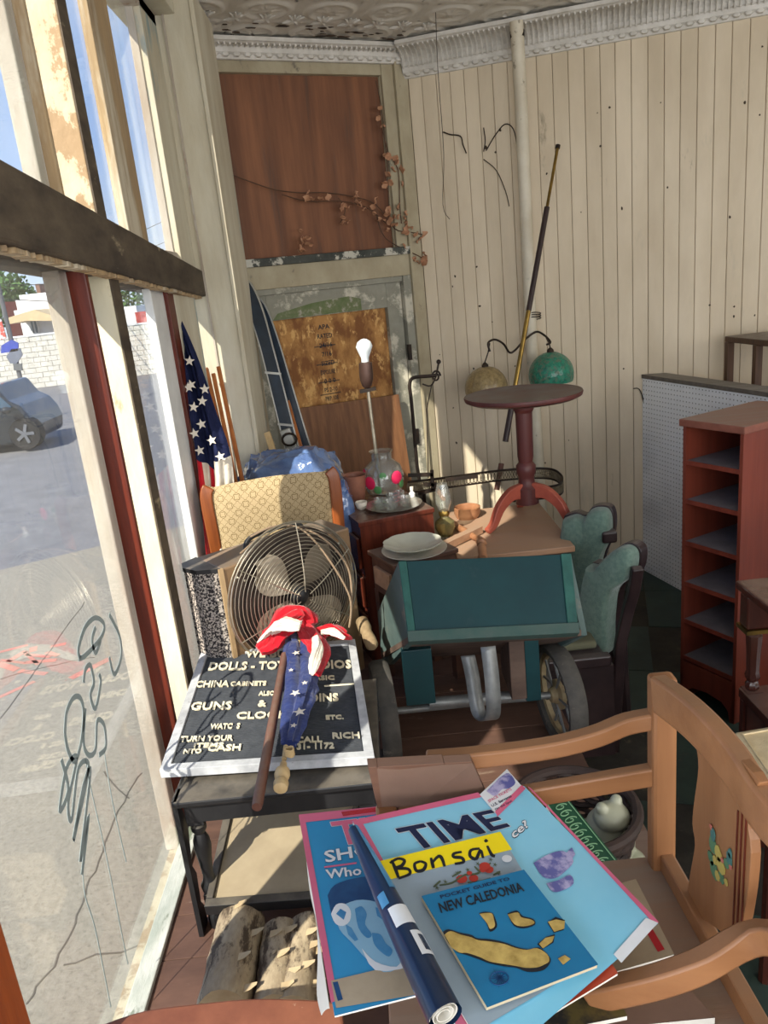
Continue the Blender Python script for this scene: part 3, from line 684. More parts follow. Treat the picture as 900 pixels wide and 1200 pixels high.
# beige framed panel lying under it
q = Quad(PZ(240, 1066, .40), PZ(374, 1056, .40), PZ(428, 930, .44), PZ(266, 942, .44))
t = thing('framed_panel', q(.5, .5), 'beige panel in a black frame lying slanted below the side table', 'picture frame')
m_mount = mat('beige_mount_board', (176, 160, 132), (160, 144, 118), .8, 8, bump=.05)
mb = MB(); mb.hexa([q(.03, .05, -.012), q(.97, .05, -.012), q(.97, .97, -.012), q(.03, .97, -.012), q(.03, .05, 0), q(.97, .05, 0), q(.97, .97, 0), q(.03, .97, 0)]); mb.build('mount_board', m_mount, t)
for nme, (u0, v0, u1, v1) in dict(a=(0, 0, 1, .07), b=(0, .07, .06, 1), c=(.96, .07, 1, 1), d=(.06, .95, .96, 1)).items():
    mb = MB(); mb.hexa([q(u0, v0, -.02), q(u1, v0, -.02), q(u1, v1, -.02), q(u0, v1, -.02), q(u0, v0, .01), q(u1, v0, .01), q(u1, v1, .01), q(u0, v1, .01)]); mb.build('frame_rail', m_black, t, bevel=.002)
# letter board
LZ = .712
bq_ = Quad(PZ(187, 904, LZ), PZ(439, 888, LZ), PZ(416, 750, LZ+.02), PZ(236, 765, LZ+.03))
t = thing('letter_board', bq_(.5, .5, -.02), 'grey felt letter board with white plastic letters and worn white frame', 'sign')
m_felt = mat('charcoal_grooved_felt', (82, 85, 90), (70, 73, 78), .9, 40, bump=.1, spec=.1)
m_alu = mat('worn_white_frame', (196, 198, 200), (160, 162, 166), .5, 20, c3=(120, 120, 120), s3=16, lo3=.6, hi3=.65)
bd = MB(); bd.hexa([bq_(.02, .02, -.018), bq_(.98, .02, -.018), bq_(.98, .98, -.018), bq_(.02, .98, -.018), bq_(.02, .02, -.004), bq_(.98, .02, -.004), bq_(.98, .98, -.004), bq_(.02, .98, -.004)])
felt = bd.build('felt_panel', m_felt, t)
mb = MB(); nr = 84
for i in range(nr):
    v = .045+.91*i/nr; mb.hexa([bq_(.05, v, -.004), bq_(.95, v, -.004), bq_(.95, v+.0065, -.004), bq_(.05, v+.0065, -.004), bq_(.05, v, -.0015), bq_(.95, v, -.0015), bq_(.95, v+.0055, -.0015), bq_(.05, v+.0055, -.0015)])
mb.build('felt_ridge', m_felt, t, kind='stuff')
fr_ = .045
for (u0, v0, u1, v1) in ((0, 0, 1, .04), (0, .96, 1, 1), (0, .04, .045, .96), (.955, .04, 1, .96)):
    mb = MB(); mb.hexa([bq_(u0, v0, -.02), bq_(u1, v0, -.02), bq_(u1, v1, -.02), bq_(u0, v1, -.02), bq_(u0, v0, .004), bq_(u1, v0, .004), bq_(u1, v1, .004), bq_(u0, v1, .004)]); mb.build('frame_rail', m_alu, t, bevel=.001)
m_let = mat('ivory_plastic_letter', (240, 232, 206), (226, 216, 188), .5, bump=0)
mb = MB()
def bl(px, py):
    p = PP(px, py, bq_(.5, .5), bq_.n)
    # invert the quad (Newton)
    u = v = .5
    for _ in range(12):
        f0 = bq_(u, v); du = (bq_(u+1e-4, v)-f0)/1e-4; dv = (bq_(u, v+1e-4)-f0)/1e-4; r_ = p-f0
        A = np.array([[du.dot(du), du.dot(dv)], [du.dot(dv), dv.dot(dv)]]); bb = np.array([r_.dot(du), r_.dot(dv)]); s_ = np.linalg.solve(A, bb); u += s_[0]; v += s_[1]
    return u, v
def btext(tx, l, r, yb, h):
    u0, v0 = bl(l, yb); u1, v1 = bl(r, yb-(r-l)*.03); u2, v2 = bl(l, yb-h)
    def f(u, v, w): return bq_(u, v+(v1-v0)*(u-u0)/(u1-u0), w)
    for dw in (.0004, .002, .0035): text(mb, tx, f, u0, u1, v0, v0+(v2-v0), dw)
for a_ in [('WE BUY', 287, 345, 771, 8), ('DOLLS - TOYS - RADIOS', 244, 412, 787, 9), ('CHINA', 229, 268, 807, 7), ('CABINETS', 270, 312, 805, 5), ('BASIC', 362, 392, 797, 5), ('ALSO', 303, 322, 816, 5), ('GUNS', 223, 271, 834, 9),
           ('&', 302, 312, 829, 7), ('COINS', 350, 397, 823, 9), ('CLOCKS', 277, 345, 844, 8), ('WATC  S', 246, 281, 856, 6), ('ETC.', 382, 403, 844, 5), ('TURN YOUR', 211, 273, 871, 6), ('ITEMS', 227, 262, 878, 5),
           ('NTO', 215, 236, 885, 5), ('CASH', 243, 282, 882, 7), ('CALL', 347, 378, 872, 7), ('RICH', 390, 422, 867, 7), ('31- 1172', 348, 392, 880, 7)]: btext(*a_)
u0, v0 = bl(380, 804); u1, v1 = bl(416, 801)
mb.hexa([bq_(u0, v0, 0), bq_(u1, v1, 0), bq_(u1, v1+.006, 0), bq_(u0, v0+.006, 0), bq_(u0, v0, .003), bq_(u1, v1, .003), bq_(u1, v1+.006, .003), bq_(u0, v0+.006, .003)])
mb.build('letters', m_let, t, 'ivory plastic letters', kind='stuff')

# ---- flags
m_red = mat('red_flag_cloth', (196, 26, 40), (168, 18, 32), .85, 20, bump=.3, bscale=60, spec=.1, sheen=.3)
m_blu = mat('blue_flag_cloth', (34, 52, 112), (24, 38, 88), .85, 20, bump=.3, bscale=60, spec=.1, sheen=.3)
m_nav = mat('navy_flag_cloth', (36, 42, 74), (28, 32, 58), .85, 20, bump=.3, bscale=60, spec=.1)
m_wht = mat('white_flag_cloth', (226, 218, 204), (210, 200, 184), .85, 20, bump=.3, bscale=60, spec=.1)
m_dowel = wood('brown_dowel', (112, 72, 58), (84, 52, 42), 'z', .5, dust=(150, 130, 116), dl=.4)
d0, d1 = PZ(301, 946, .735), PZ(334, 768, .775)
MB().tube([d0, d0.lerp(d1, .02), d0.lerp(d1, .5), d1], [.011, .0125, .0125, .0125], 14).build('wooden_dowel', m_dowel, None, 'bare brown wooden dowel lying across the letter board beside the flag', 'stick')
f0, f1 = PZ(333, 900, .735), PZ(352, 742, .80)
t = thing('furled_flag', f0, 'small furled american flag with turned wood finial lying on the letter board', 'flag')
m_tan = wood('tan_turned_wood', (204, 178, 132), (176, 146, 100), 'z', .6)
ax = (f1-f0).normalized()
mb = MB(); mb.lathe([(.008, -.055), (.016, -.052), (.0175, -.035), (.013, -.026), (.016, -.02), (.0185, -.008), (.017, .004), (.009, .014), (.008, .03)], PZ(331, 905, .742), ax, 18); mb.build('finial', m_tan, t)
MB().tube([PZ(333, 890, .745), f1], .006, 10).build('staff', m_tan, t)
mb = MB(); cpos = PZ(339, 882, .757)
for i in range(5): mb.tube([cpos+Vector((math.cos(q)*.011, math.sin(q)*.009, -.006+i*.004+.002*math.sin(q*2))) for q in np.linspace(0, 2*PI, 12)[:-1]], .0022, 6, closed=True)
mb.build('cord', m_tan, t)
def roll(name, m, pts, rad, parent, folds=5, amp=.25, seg=34, z0=0):
    """bunched cloth: a fluted tube following pts with radius rad"""
    P_ = [Vector(p) for p in pts]; P_ = smooth_path(P_, 6); n = len(P_); rs = np.interp(np.linspace(0, 1, n), np.linspace(0, 1, len(rad)), rad)
    mb = MB(); vs = []
    for i, p in enumerate(P_):
        d = (P_[min(i+1, n-1)]-P_[max(i-1, 0)]).normalized(); a = d.cross(Vector((0, 0, 1))).normalized(); b = a.cross(d)
        for k in range(seg):
            th = 2*PI*k/seg; rr_ = rs[i]*(1+amp*math.sin(folds*th+i*.25)+.12*math.sin(11*th+i*.5)+.25*noise.noise(p*30+Vector((th, 0, 0))))
            vs.append(p+a*math.cos(th)*rr_+b*math.sin(th)*rr_*.62)
    fs = [(i*seg+k, i*seg+(k+1) % seg, (i+1)*seg+(k+1) % seg, (i+1)*seg+k) for i in range(n-1) for k in range(seg)]
    fs += [tuple(range(seg))[::-1], tuple((n-1)*seg+k for k in range(seg))]
    mb.add(vs, fs, True); return mb.build(name, m, parent)
zf = .76
bl_pts = [PZ(340, 872, .755), PZ(345, 840, zf), PZ(352, 800, zf+.01), PZ(350, 765, zf+.02), PZ(345, 742, zf+.03)]
roll('blue_canton', m_blu, bl_pts, [.018, .030, .040, .036, .020], t)
roll('red_stripe', m_red, [PZ(372, 790, zf+.02), PZ(375, 765, zf+.03), PZ(366, 748, zf+.04), PZ(350, 730, zf+.06)], [.012, .026, .03, .02], t, 4)
roll('red_stripe', m_red, [PZ(303, 762, zf+.01), PZ(318, 750, zf+.03), PZ(335, 728, zf+.08), PZ(352, 722, zf+.08), PZ(362, 735, zf+.05)], [.02, .045, .05, .045, .03], t, 5, .2)
roll('red_stripe', m_red, [PZ(372, 745, zf+.03), PZ(388, 738, zf+.03), PZ(404, 745, zf+.02), PZ(412, 749, zf)], [.026, .024, .016, .004], t, 4)
roll('white_stripe', m_wht, [PZ(304, 752, zf+.03), PZ(320, 738, zf+.075), PZ(336, 731, zf+.115), PZ(352, 733, zf+.11)], [.010, .022, .026, .018], t, 3)
roll('white_stripe', m_wht, [PZ(366, 790, zf+.045), PZ(368, 775, zf+.055), PZ(372, 758, zf+.06), PZ(370, 746, zf+.07)], [.006, .016, .014, .008], t, 3)
roll('white_stripe', m_wht, [PZ(376, 741, zf+.055), PZ(390, 741, zf+.05), PZ(404, 748, zf+.035)], [.008, .014, .006], t, 3)
mb = MB()
for (sx, sy, r_) in [(347, 765, .013), (346, 812, .015), (351, 834, .018), (344, 850, .010), (357, 800, .010), (341, 785, .009)]:
    p = PZ(sx, sy, zf+.045); dd = (Vector((0, 0, H))-p).normalized(); F_ = Fr(p, ax, ax.cross(Vector((0, 0, 1))))
    star(mb, F_, 0, 0, r_, 0, R.random())
mb.build('star', m_wht, t, kind='stuff')

# logs
m_birch = mat('pale_papery_bark', (190, 172, 142), (128, 110, 88), .85, 14, (1.2, .5, 1.2), .9, c3=(84, 70, 56), s3=8, lo3=.50, hi3=.55, bscale=18)
m_endw = mat('cut_log_end', (206, 184, 146), (180, 156, 118), .8, 14)
for i, (A_, B_, r_) in enumerate([((262, 1185), (283, 1078), .058), ((323, 1185), (330, 1092), .047), ((345, 1185), (361, 1086), .046)]):
    a = PZ(*A_, PL+r_+.012); b = PZ(*B_, PL+r_+.012); d = (b-a); n = 14; sg = 20; vs = []
    u_ = d.normalized(); s1 = u_.cross(Vector((0, 0, 1))).normalized(); s2 = s1.cross(u_)
    for j in range(n+1):
        for k in range(sg):
            th = 2*PI*k/sg; rr_ = r_*(1+.10*noise.noise(Vector((math.cos(th)*1.5, math.sin(th)*1.5, j*.35+i*9)))+.04*noise.noise(Vector((math.cos(th)*5, math.sin(th)*5, j*1.2+i*9))))*(1-.03*(j in (0, n)))
            vs.append(a+d*(j/n)+(s1*math.cos(th)+s2*math.sin(th))*rr_)
    mb = MB(); mb.add(vs, [(j*sg+k, j*sg+(k+1) % sg, (j+1)*sg+(k+1) % sg, (j+1)*sg+k) for j in range(n) for k in range(sg)], True)
    lg = mb.build('log', m_birch, None, ['thickest pale birch log, left of the three logs', 'short pale log in the middle of the three logs', 'pale log at right of the three, touching the magazine edge'][i], 'log', 'logs by the window')
    for j in (0, n): MB().add([a+d*(j/n)]+vs[j*sg:(j+1)*sg], [(0, 1+k, 1+(k+1) % sg) for k in range(sg)]).build('cut_end', m_endw, lg)
    mb = MB()
    for q in range(6):
        j = R.random(); th = R.uniform(.5, 2.6); c = a+d*j+(s1*math.cos(th)+s2*math.sin(th))*r_*1.0
        mb.strip([c, c+s1*.015+s2*.004, c+s1*.03+s2*.012], [.02, .016, .006], .001, s2)
    mb.build('bark_peel', m_endw, lg, kind='stuff')

# rounded red table at the bottom edge
RZ = .60; pts = [PZ(x, y, RZ) for x, y in ((118, 1200), (170, 1183), (240, 1174), (300, 1169), (375, 1171), (400, 1176))]
t = thing('round_red_table', (-.38, .85, PL), 'dusty red brown table edge at the very bottom left under the logs', 'table')
arc = [(p.x, p.y) for p in smooth_path(pts, 4)]; poly = arc+[(arc[-1][0]+.04, .75), (-.22, .62), (-.40, .58), (-.56, .64), (arc[0][0]-.03, .8)]
m_dred = mat('dusty_red_brown_lacquer', (136, 84, 62), (110, 64, 48), .55, 8, c3=(186, 160, 136), s3=30, lo3=.64, hi3=.72)
mb = MB(); mb.prism(poly, Fr((0, 0, RZ-.03)), 0, .03); mb.build('tabletop', m_dred, t, bevel=.006)
for x, y in ((-.48, .74), (-.28, .74), (-.48, .92), (-.28, .92)): MB().tube([(x, y, PL), (x, y, RZ-.03)], .016).build('leg', m_dred, t)
# ================================================================ FAN, CHAIRS AND CUPBOARDS
m_fan = mat('brown_bronze_enamel', (140, 112, 82), (116, 92, 68), .45, 9, metal=.2, bump=.08, c3=(160, 134, 104), s3=22, lo3=.6, hi3=.7, dust=(140, 132, 122), dl=.7)
m_speck = mat('black_white_woven_speaker_cloth', (30, 26, 28), (170, 160, 150), .9, 160, bump=.3, lo=.48, hi=.54)
A_, B_ = PZ(258, 667, 1.03), PZ(409, 618, 1.03); fx = Vector((B_.x-A_.x, B_.y-A_.y, 0)); FWd = fx.length
FF = Fr((A_.x, A_.y, 0), fx, (0, 0, 1)); FF.Z = Vector((fx.y, -fx.x, 0)).normalized()
zb_, zt_ = .50, 1.03
t = thing('case_fan', FF(FWd/2, zb_, -.09), 'brown metal fan in a case with round wire grille behind the letter board', 'fan')
MB().box((0, zb_, -.17), (FWd, zt_, 0), FF).build('housing', m_fan, t, bevel=.006)
mb = MB(); mb.prism([(0, -.17), (.0, -.005), (-.055, -.05), (-.07, -.11), (-.055, -.15)], lambda u, w, v: FF(u, v, w), zb_, zt_-.012); mb.build('woven_side', m_speck, t)
mb = MB(); mb.prism([(0, -.17), (.0, 0), (-.057, -.048), (-.073, -.11), (-.057, -.153)], lambda u, w, v: FF(u, v, w), zt_-.012, zt_+.001); mb.build('side_cap', m_black, t)
MB().box((-.006, zb_, -.006), (.008, zt_, .004), FF).build('edge_trim', mat('tan_piping', (176, 148, 110), (150, 124, 90), .5), t)
gc = PP(344, 694, A_, FF.Z); gu, gv = (gc-FF.o).dot(FF.X), gc.z
gr = (PP(420, 690, A_, FF.Z)-PP(271, 705, A_, FF.Z)).length/2*.97
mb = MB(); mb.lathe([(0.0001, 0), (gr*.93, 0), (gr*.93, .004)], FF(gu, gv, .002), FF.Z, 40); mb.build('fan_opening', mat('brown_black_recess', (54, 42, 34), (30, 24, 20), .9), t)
Rf = lambda r, a, w: FF(gu+r*math.cos(a), gv+r*math.sin(a), w)
for k in range(4):
    a0 = k*PI/2+.75; mb = MB()
    mb.slab(lambda u, v: Rf(.03+(gr*.82-.03)*v, a0+(u-.5)*1.05*(math.sin(PI*min(1, v*.9+.1))**.5), .012+.03*u), 8, 8, .001); mb.build('blade', mat('tan_grey_blade', (158, 146, 128), (134, 122, 106), .4, metal=.4), t)
mb = MB(); mb.lathe([(.034, 0), (.034, .03), (.02, .045), (.001, .048)], FF(gu, gv, .01), FF.Z, 20); mb.build('hub', m_black, t)
dome = lambda r: .022+.05*math.cos(min(1, r/gr)*PI/2)
mb = MB()
for k in range(19):
    r = .03+(gr-.03)*k/18; mb.tube([Rf(r, a, dome(r)) for a in np.linspace(0, 2*PI, 49)[:-1]], .0012 if k < 18 else .0024, 5, closed=True)
mb.build('wire_ring', m_chrome, t, kind='stuff')
mb = MB()
for k in range(6):
    a = k*PI/3+.4; mb.tube([Rf(r, a, dome(r)+.0015) for r in np.linspace(.02, gr, 8)], .0018, 5)
mb.tube([Rf(gr, a, .004+.018*0) for a in np.linspace(0, 2*PI, 49)[:-1]], .003, 5, closed=True)
mb.build('grille_rib', m_chrome, t, kind='stuff')
for (x, y) in ((279, 677), (282, 673), (286, 680), (397, 637), (392, 646), (388, 652)):
    p = PP(x, y, A_, FF.Z); MB().lathe([(.007, 0), (.007, .003), (.003, .007), (.0005, .007)], p, FF.Z, 12).build('screw', m_chrome, t)
mb = MB(); hp = [FF(FWd*.27, zt_, -.08), FF(FWd*.29, zt_+.03, -.08), FF(FWd*.38, zt_+.045, -.08), FF(FWd*.62, zt_+.045, -.08), FF(FWd*.71, zt_+.03, -.08), FF(FWd*.73, zt_, -.08)]
mb.tube(smooth_path(hp, 5), .008, 8); mb.build('handle', m_black, t)
cp = [FF(FWd*.3, zt_+.05, -.06), FF(FWd*.45, zt_+.07, -.03), FF(FWd*.6, zt_+.05, .01), FF(FWd*.72, zt_-.05, .05), FF(FWd*.82, zt_-.2, .085), FF(FWd*.78, zt_-.3, .09), FF(FWd*.84, zt_-.22, .08), FF(FWd*.86, zt_-.1, .06), FF(FWd*.7, zt_+.02, .03), FF(FWd*.5, zt_+.06, -.05), FF(FWd*.2, zt_+.01, -.05)]
MB().tube(smooth_path(cp, 8), .0035, 7).build('power_cord', mat('tan_rubber_cord', (150, 128, 104), (130, 110, 88), .6, bump=0), t)
# crate under the fan
MB().box((.0, PL, -.2), (FWd-.02, zb_-.001, -.01), FF).build('low_crate', m_dred, None, 'low brown wooden crate under the case fan', 'crate')

# patterned armchair
m_chw = wood('golden_brown_chair_wood', (150, 82, 38), (110, 56, 26), 'z', .35)
m_pat = bpy.data.materials.new('gold_brocade'); m_pat.use_nodes = True; N = m_pat.node_tree.nodes; L = m_pat.node_tree.links; bb = N['Principled BSDF']; bb.inputs['Roughness'].default_value = .85
tcn = N.new('ShaderNodeTexCoord'); sxx = N.new('ShaderNodeSeparateXYZ'); L.new(tcn.outputs['Object'], sxx.inputs[0])
def MN(op, a, b=None):
    m = N.new('ShaderNodeMath'); m.operation = op
    for i, q in enumerate((a, b)):
        if q is None: continue
        (setattr(m.inputs[i], 'default_value', q) if isinstance(q, (int, float)) else L.new(q, m.inputs[i]))
    return m.outputs[0]
X_, Z_ = MN('MULTIPLY', sxx.outputs['X'], 104.), MN('MULTIPLY', sxx.outputs['Z'], 104.)
A1 = MN('MULTIPLY', MN('COSINE', MN('ADD', X_, Z_)), MN('COSINE', MN('SUBTRACT', X_, Z_)))
A2 = MN('ADD', A1, MN('MULTIPLY', MN('MULTIPLY', MN('COSINE', MN('MULTIPLY', X_, 3.)), MN('COSINE', MN('MULTIPLY', Z_, 3.))), .45))
A3 = MN('ABSOLUTE', A2); rmp = N.new('ShaderNodeValToRGB'); L.new(A3, rmp.inputs[0]); rmp.color_ramp.elements[0].position = .08; rmp.color_ramp.elements[0].color = hx((118, 98, 62)); rmp.color_ramp.elements[1].position = .22; rmp.color_ramp.elements[1].color = hx((178, 156, 118))
L.new(rmp.outputs[0], bb.inputs['Base Color'])
Lb, Rb = PY(244, 590, 2.78), PY(392, 575, 2.86); cxx = Vector((Rb.x-Lb.x, Rb.y-Lb.y, 0)); cw = cxx.length
FC = Fr((Lb.x, Lb.y, 0), cxx, (0, 0, 1)); FC.Z = Vector((cxx.y, -cxx.x, 0)).normalized()
ct = PY(330, 562, 2.8).z
t = thing('armchair', FC(cw/2, PL, -.2), 'wood framed chair with gold patterned upholstered back beyond the fan', 'chair')
def cush(u, v):
    uu = u*2-1; vv = v*2-1; th = .035*(1-uu**6)*(1-vv**6)
    return FC(cw*(.02+.96*u), .72+(ct-.72)*v+.012*math.cos(uu*PI/2)*v, th)
mb = MB(); mb.slab(cush, 20, 16, .05); mb.build('back_cushion', m_pat, t)
for sg_, u in ((-1, 0), (1, cw)):
    p = [FC(u, PL+.02, -.10), FC(u, .7, -.03), FC(u, .92, 0), FC(u+sg_*.004, ct-.04, 0), FC(u-sg_*.012, ct+.004, -.005)]
    MB().strip(smooth_path(p, 4), [.03]*17, [.045]*17, FC.X).build('back_post', m_chw, t, bevel=.008)
MB().box((0, .62, -.03), (cw, .72, 0), FC).build('back_rail', m_chw, t)
MB().box((0, .52, 0), (cw, .62, .13), FC).build('seat', m_pat, t, bevel=.02)
for u in (.02, cw-.02): MB().bar(FC(u, PL, .10), FC(u, .53, .10), .035, .035).build('front_leg', m_chw, t)

# ---- the leaning american flag
ft, fb_ = PY(196, 350, 3.15), PY(262, 655, 2.62)
t = thing('leaning_flag', (fb_.x, fb_.y, PL), 'large american flag on a pole leaning against the far window', 'flag')
pole0, pole1 = Vector((fb_.x-.02, fb_.y+.02, PL)), PY(200, 355, 3.2)
MB().tube([pole0, pole1], .009, 8).build('staff', m_chw, t)
LE = [PY(x, y, Y) for x, y, Y in ((199, 352, 3.1), (210, 420, 3.02), (222, 480, 2.96), (232, 540, 2.9), (238, 600, 2.84), (243, 660, 2.78))]
RE = [PY(x, y, Y) for x, y, Y in ((201, 352, 3.1), (232, 420, 3.02), (252, 480, 2.96), (268, 530, 2.9), (274, 585, 2.84), (276, 660, 2.78))]
LEs, REs = smooth_path(LE, 8), smooth_path(RE, 8)
def flagp(u, v, off=0):
    q = v*(len(LEs)-1); i = min(int(q), len(LEs)-2); f = q-i
    a = LEs[i].lerp(LEs[i+1], f); b = REs[i].lerp(REs[i+1], f)
    wv = .022*min(1, v*3)*math.sin(u*9+v*3)+.008*math.sin(u*23+v*9); return a.lerp(b, u)+Vector((0, -wv-off, 0))
def fpiece(name, m, u0, u1, v0, v1, off=0, slant=0): 
    mb = MB(); mb.slab(lambda u, v: flagp(u0+(u1-u0)*u, min(1, max(0, v0+(v1-v0)*v+slant*(u-.5)*(v))), off), 20, 20, .002); return mb.build(name, m, t)
can = fpiece('blue_canton', m_nav, 0, 1, 0, .66, .001, .14)
for k, (a, b) in enumerate(((0, .12), (.12, .30), (.30, .44), (.44, .62), (.62, .80), (.80, 1))): fpiece('stripe', m_red if k % 2 == 0 else m_wht, a, b, .58, 1, -.004)
fpiece('stripe', m_wht, .5, 1, .62, .78, .004, .06)
mb = MB()
for (x, y) in ((222, 423), (224, 451), (237, 470), (221, 454), (227, 477), (236, 497), (228, 508), (248, 516), (234, 528), (258, 535), (240, 456)):
    c2 = PY(x, y, 3.1-.32*(y-352)/308-.05)
    star(mb, Fr(c2, (1, -.05, 0), (0, .15, 1)), 0, 0, .021, 0, R.uniform(-.3, .3))
mb.build('star', m_wht, t, kind='stuff')

# ---- slats, skis and sticks leaning on the end pier
m_slat = wood('orange_pine', (196, 122, 66), (160, 92, 46), 'z', .5)
def lean(name, m, px0, py0, Y0, px1, py1, Y1, w_, h_, label, cat, group=None):
    a, b = PY(px0, py0, Y0), PY(px1, py1, Y1); d = (a-b)/(a.z-b.z); a = b+d*(PL-b.z)   # run it down to the platform
    return MB().bar(a, b, w_, h_, (0, 1, 0)).build(name, m, None, label, cat, group, bevel=.002)
lean('pine_slat', m_slat, 262, 530, 3.25, 240, 432, 3.42, .030, .02, 'left orange pine slat leaning on the end pier behind the big flag', 'slat')
lean('pine_slat', m_slat, 279, 540, 3.25, 256, 430, 3.42, .016, .02, 'middle narrow orange pine slat, leaning against the end pier', 'slat')
lean('pine_slat', m_slat, 271, 540, 3.22, 250, 438, 3.40, .016, .016, 'thin orange slat wedged between its two wider neighbours', 'slat')
lean('orange_batten', m_slat, 358, 545, 3.75, 337, 470, 3.9, .022, .02, 'short orange batten leaning right of the skis', 'stick')
lean('pale_stake', m_tan, 321, 532, 3.45, 313, 507, 3.5, .028, .02, 'short pale wooden stake between the end pier and skis', 'stick')
m_ski = mat('blue_black_ski_top', (40, 52, 66), (32, 42, 54), .3, 20, bump=.02, coat=.4); m_skie = mat('silver_ski_edge', (196, 196, 190), (170, 170, 166), .35, metal=.5)
def ski(pts, Y0, Y1, label):
    P_ = [PY(x, y, Y0+(Y1-Y0)*i/(len(pts)-1)) for i, (x, y) in enumerate(pts)]; P_ = smooth_path(P_, 5); n = len(P_)
    t = thing('ski', (P_[0].x, P_[0].y, PL), label, 'ski')
    ws = np.interp(np.linspace(0, 1, n), [0, .15, .5, .85, .95, 1], [.075, .066, .06, .078, .06, .01])
    MB().strip(P_, list(ws), .012, (0, 1, .1)).build('body', m_ski, t)
    for sgn in (-1, 1):
        Q = []
        for i, p in enumerate(P_):
            d = (P_[min(i+1, n-1)]-P_[max(i-1, 0)]).normalized(); a = d.cross(Vector((0, 1, .1))).normalized(); Q.append(p+a*sgn*(ws[i]/2))
        MB().strip(Q, .006, .015, (0, 1, .1)).build('metal_edge', m_skie, t)
    return t, P_
sk, sp_ = ski([(352, 560), (341, 520), (326, 460), (312, 405), (300, 365), (287, 338), (274, 328)], 3.72, 3.98, 'dark blue ski with silver edges leaning against the diagonal wall')
sk2, sp2 = ski([(368, 560), (352, 510), (336, 455), (322, 410), (306, 368), (291, 345)], 3.84, 4.02, 'second dark ski standing behind the blue one')
for k, v in ((12, .05), (7, .09)):
    p = sp_[k]; MB().cbox((0, 0, 0), (.08, .01, .01), Fr(p+Vector((0, -.012, 0)), (1, 0, -.2), (0, 1, 0))).build('band', m_skie, sk)
mb = MB(); p = sp_[5]; mb.cbox((0, -.02, 0), (.05, .03, .16), Fr(p, (1, 0, .25), (0, 1, 0))); mb.build('binding_plate', m_skie, sk, bevel=.004)
mb = MB(); mb.tube([p+Vector((math.cos(a)*.035, -.045, math.sin(a)*.03+.03)) for a in np.linspace(0, 2*PI, 14)[:-1]], .006, 6, closed=True); mb.cbox((0, -.05, -.05), (.04, .03, .05), Fr(p, (1, 0, .25), (0, 1, 0))); mb.build('binding', m_iron, sk)
mb = MB(); text(mb, 'A', Fr(sp_[-7]+Vector((-.014, -.012, 0)), (1, 0, .1), (0, .1, 1)), 0, .028, -.01, .02, 0); mb.build('letter', m_wht, sk)
# brown panel against the foot of the door
a, b, c, d = sD(338, 480), sD(466, 462), sD(476, 560), sD(352, 580)
m_brn = wood('brown_scraped_board', (140, 96, 62), (104, 68, 44), 'z', .6, c3=(176, 140, 100), s3=12, lo3=.6, hi3=.7)
pnl = [(a[0], a[1]), (b[0], b[1]), (b[0]-.01, PL+.0), (a[0]-.02, PL+.0)]
mb = MB(); mb.hexa([FD(u, z, w+(.0)) for (u, z), w in zip(pnl, (.0, .0, .09, .09))]+[FD(u, z, w+.012) for (u, z), w in zip(pnl, (.0, .0, .09, .09))])
mb.build('brown_panel', m_brn, None, 'scraped brown wooden panel leaning on the lower half of the boarded door', 'panel')

# ---- cabinet with glassware
m_red2 = wood('polished_red_mahogany', (106, 50, 34), (68, 32, 24), 'z', .25, dust=(120, 100, 88), dl=.9)
CZ = .905
a, b, c = PZ(420, 613, CZ), PZ(509, 595, CZ), PZ(408, 588, CZ)
fx = Vector((b.x-a.x, b.y-a.y, 0)); wC = fx.length; FK = Fr((a.x, a.y, 0), fx, (0, 0, 1)); FK.Z = Vector((fx.y, -fx.x, 0)).normalized(); dC = .40
t = thing('mahogany_cabinet', FK(wC/2, PL, -dC/2), 'red mahogany cabinet holding the glassware, dusty dark top', 'cabinet')
MB().box((0, CZ-.02, -dC), (wC, CZ, 0), FK).build('top', m_red2, t, bevel=.003)
MB().box((.006, PL, -dC+.006), (wC-.006, CZ-.02, -.006), FK).build('body', m_red2, t)
for k in range(3): MB().box((-.008, PL+.08+k*.17, -dC+.03), (.006, PL+.21+k*.17, -.03), FK).build('drawer', m_red2, t, bevel=.003)
# glass vase with pink flowers
def onC(px, py): return PZ(px, py, CZ)
p = onC(452, 585); p = Vector((p.x, p.y+.10, CZ))
t = thing('glass_vase', p, 'clear glass jar painted with pink flowers on the mahogany cabinet', 'vase')
mb = MB(); mb.lathe([(.05, 0), (.075, .01), (.088, .05), (.092, .08), (.08, .125), (.052, .15), (.045, .155), (.045, .185), (.055, .195), (.052, .195), (.042, .185), (.042, .156), (.05, .147), (.077, .123), (.088, .08), (.07, .012), (.001, .01)], p, seg=28); mb.build('glass_body', m_crystal, t)
m_pink = mat('pink_flower_paint', (224, 48, 96), (200, 30, 76), .4, bump=0); m_lg = mat('leaf_green_paint', (84, 140, 84), None, .4, bump=0)
for k, (th, z, r_, mm_) in enumerate(((-2.3, .07, .03, m_pink), (-.9, .085, .03, m_pink), (-1.6, .10, .016, m_lg), (-1.9, .04, .018, m_lg), (-.6, .05, .018, m_lg), (-2.8, .11, .018, m_pink))):
    n_ = Vector((math.cos(th), math.sin(th), 0)); rr_ = .0935 if z < .09 else .088
    mb = MB(); mb.ball((0, 0, 0), r_, 10, 6, (1, 1, .12), Fr(p+n_*(rr_-.002)+Vector((0, 0, z)), n_.cross(Vector((0, 0, 1))), (0, 0, 1))); mb.build('painted_flower' if mm_ is m_pink else 'painted_leaf', mm_, t)
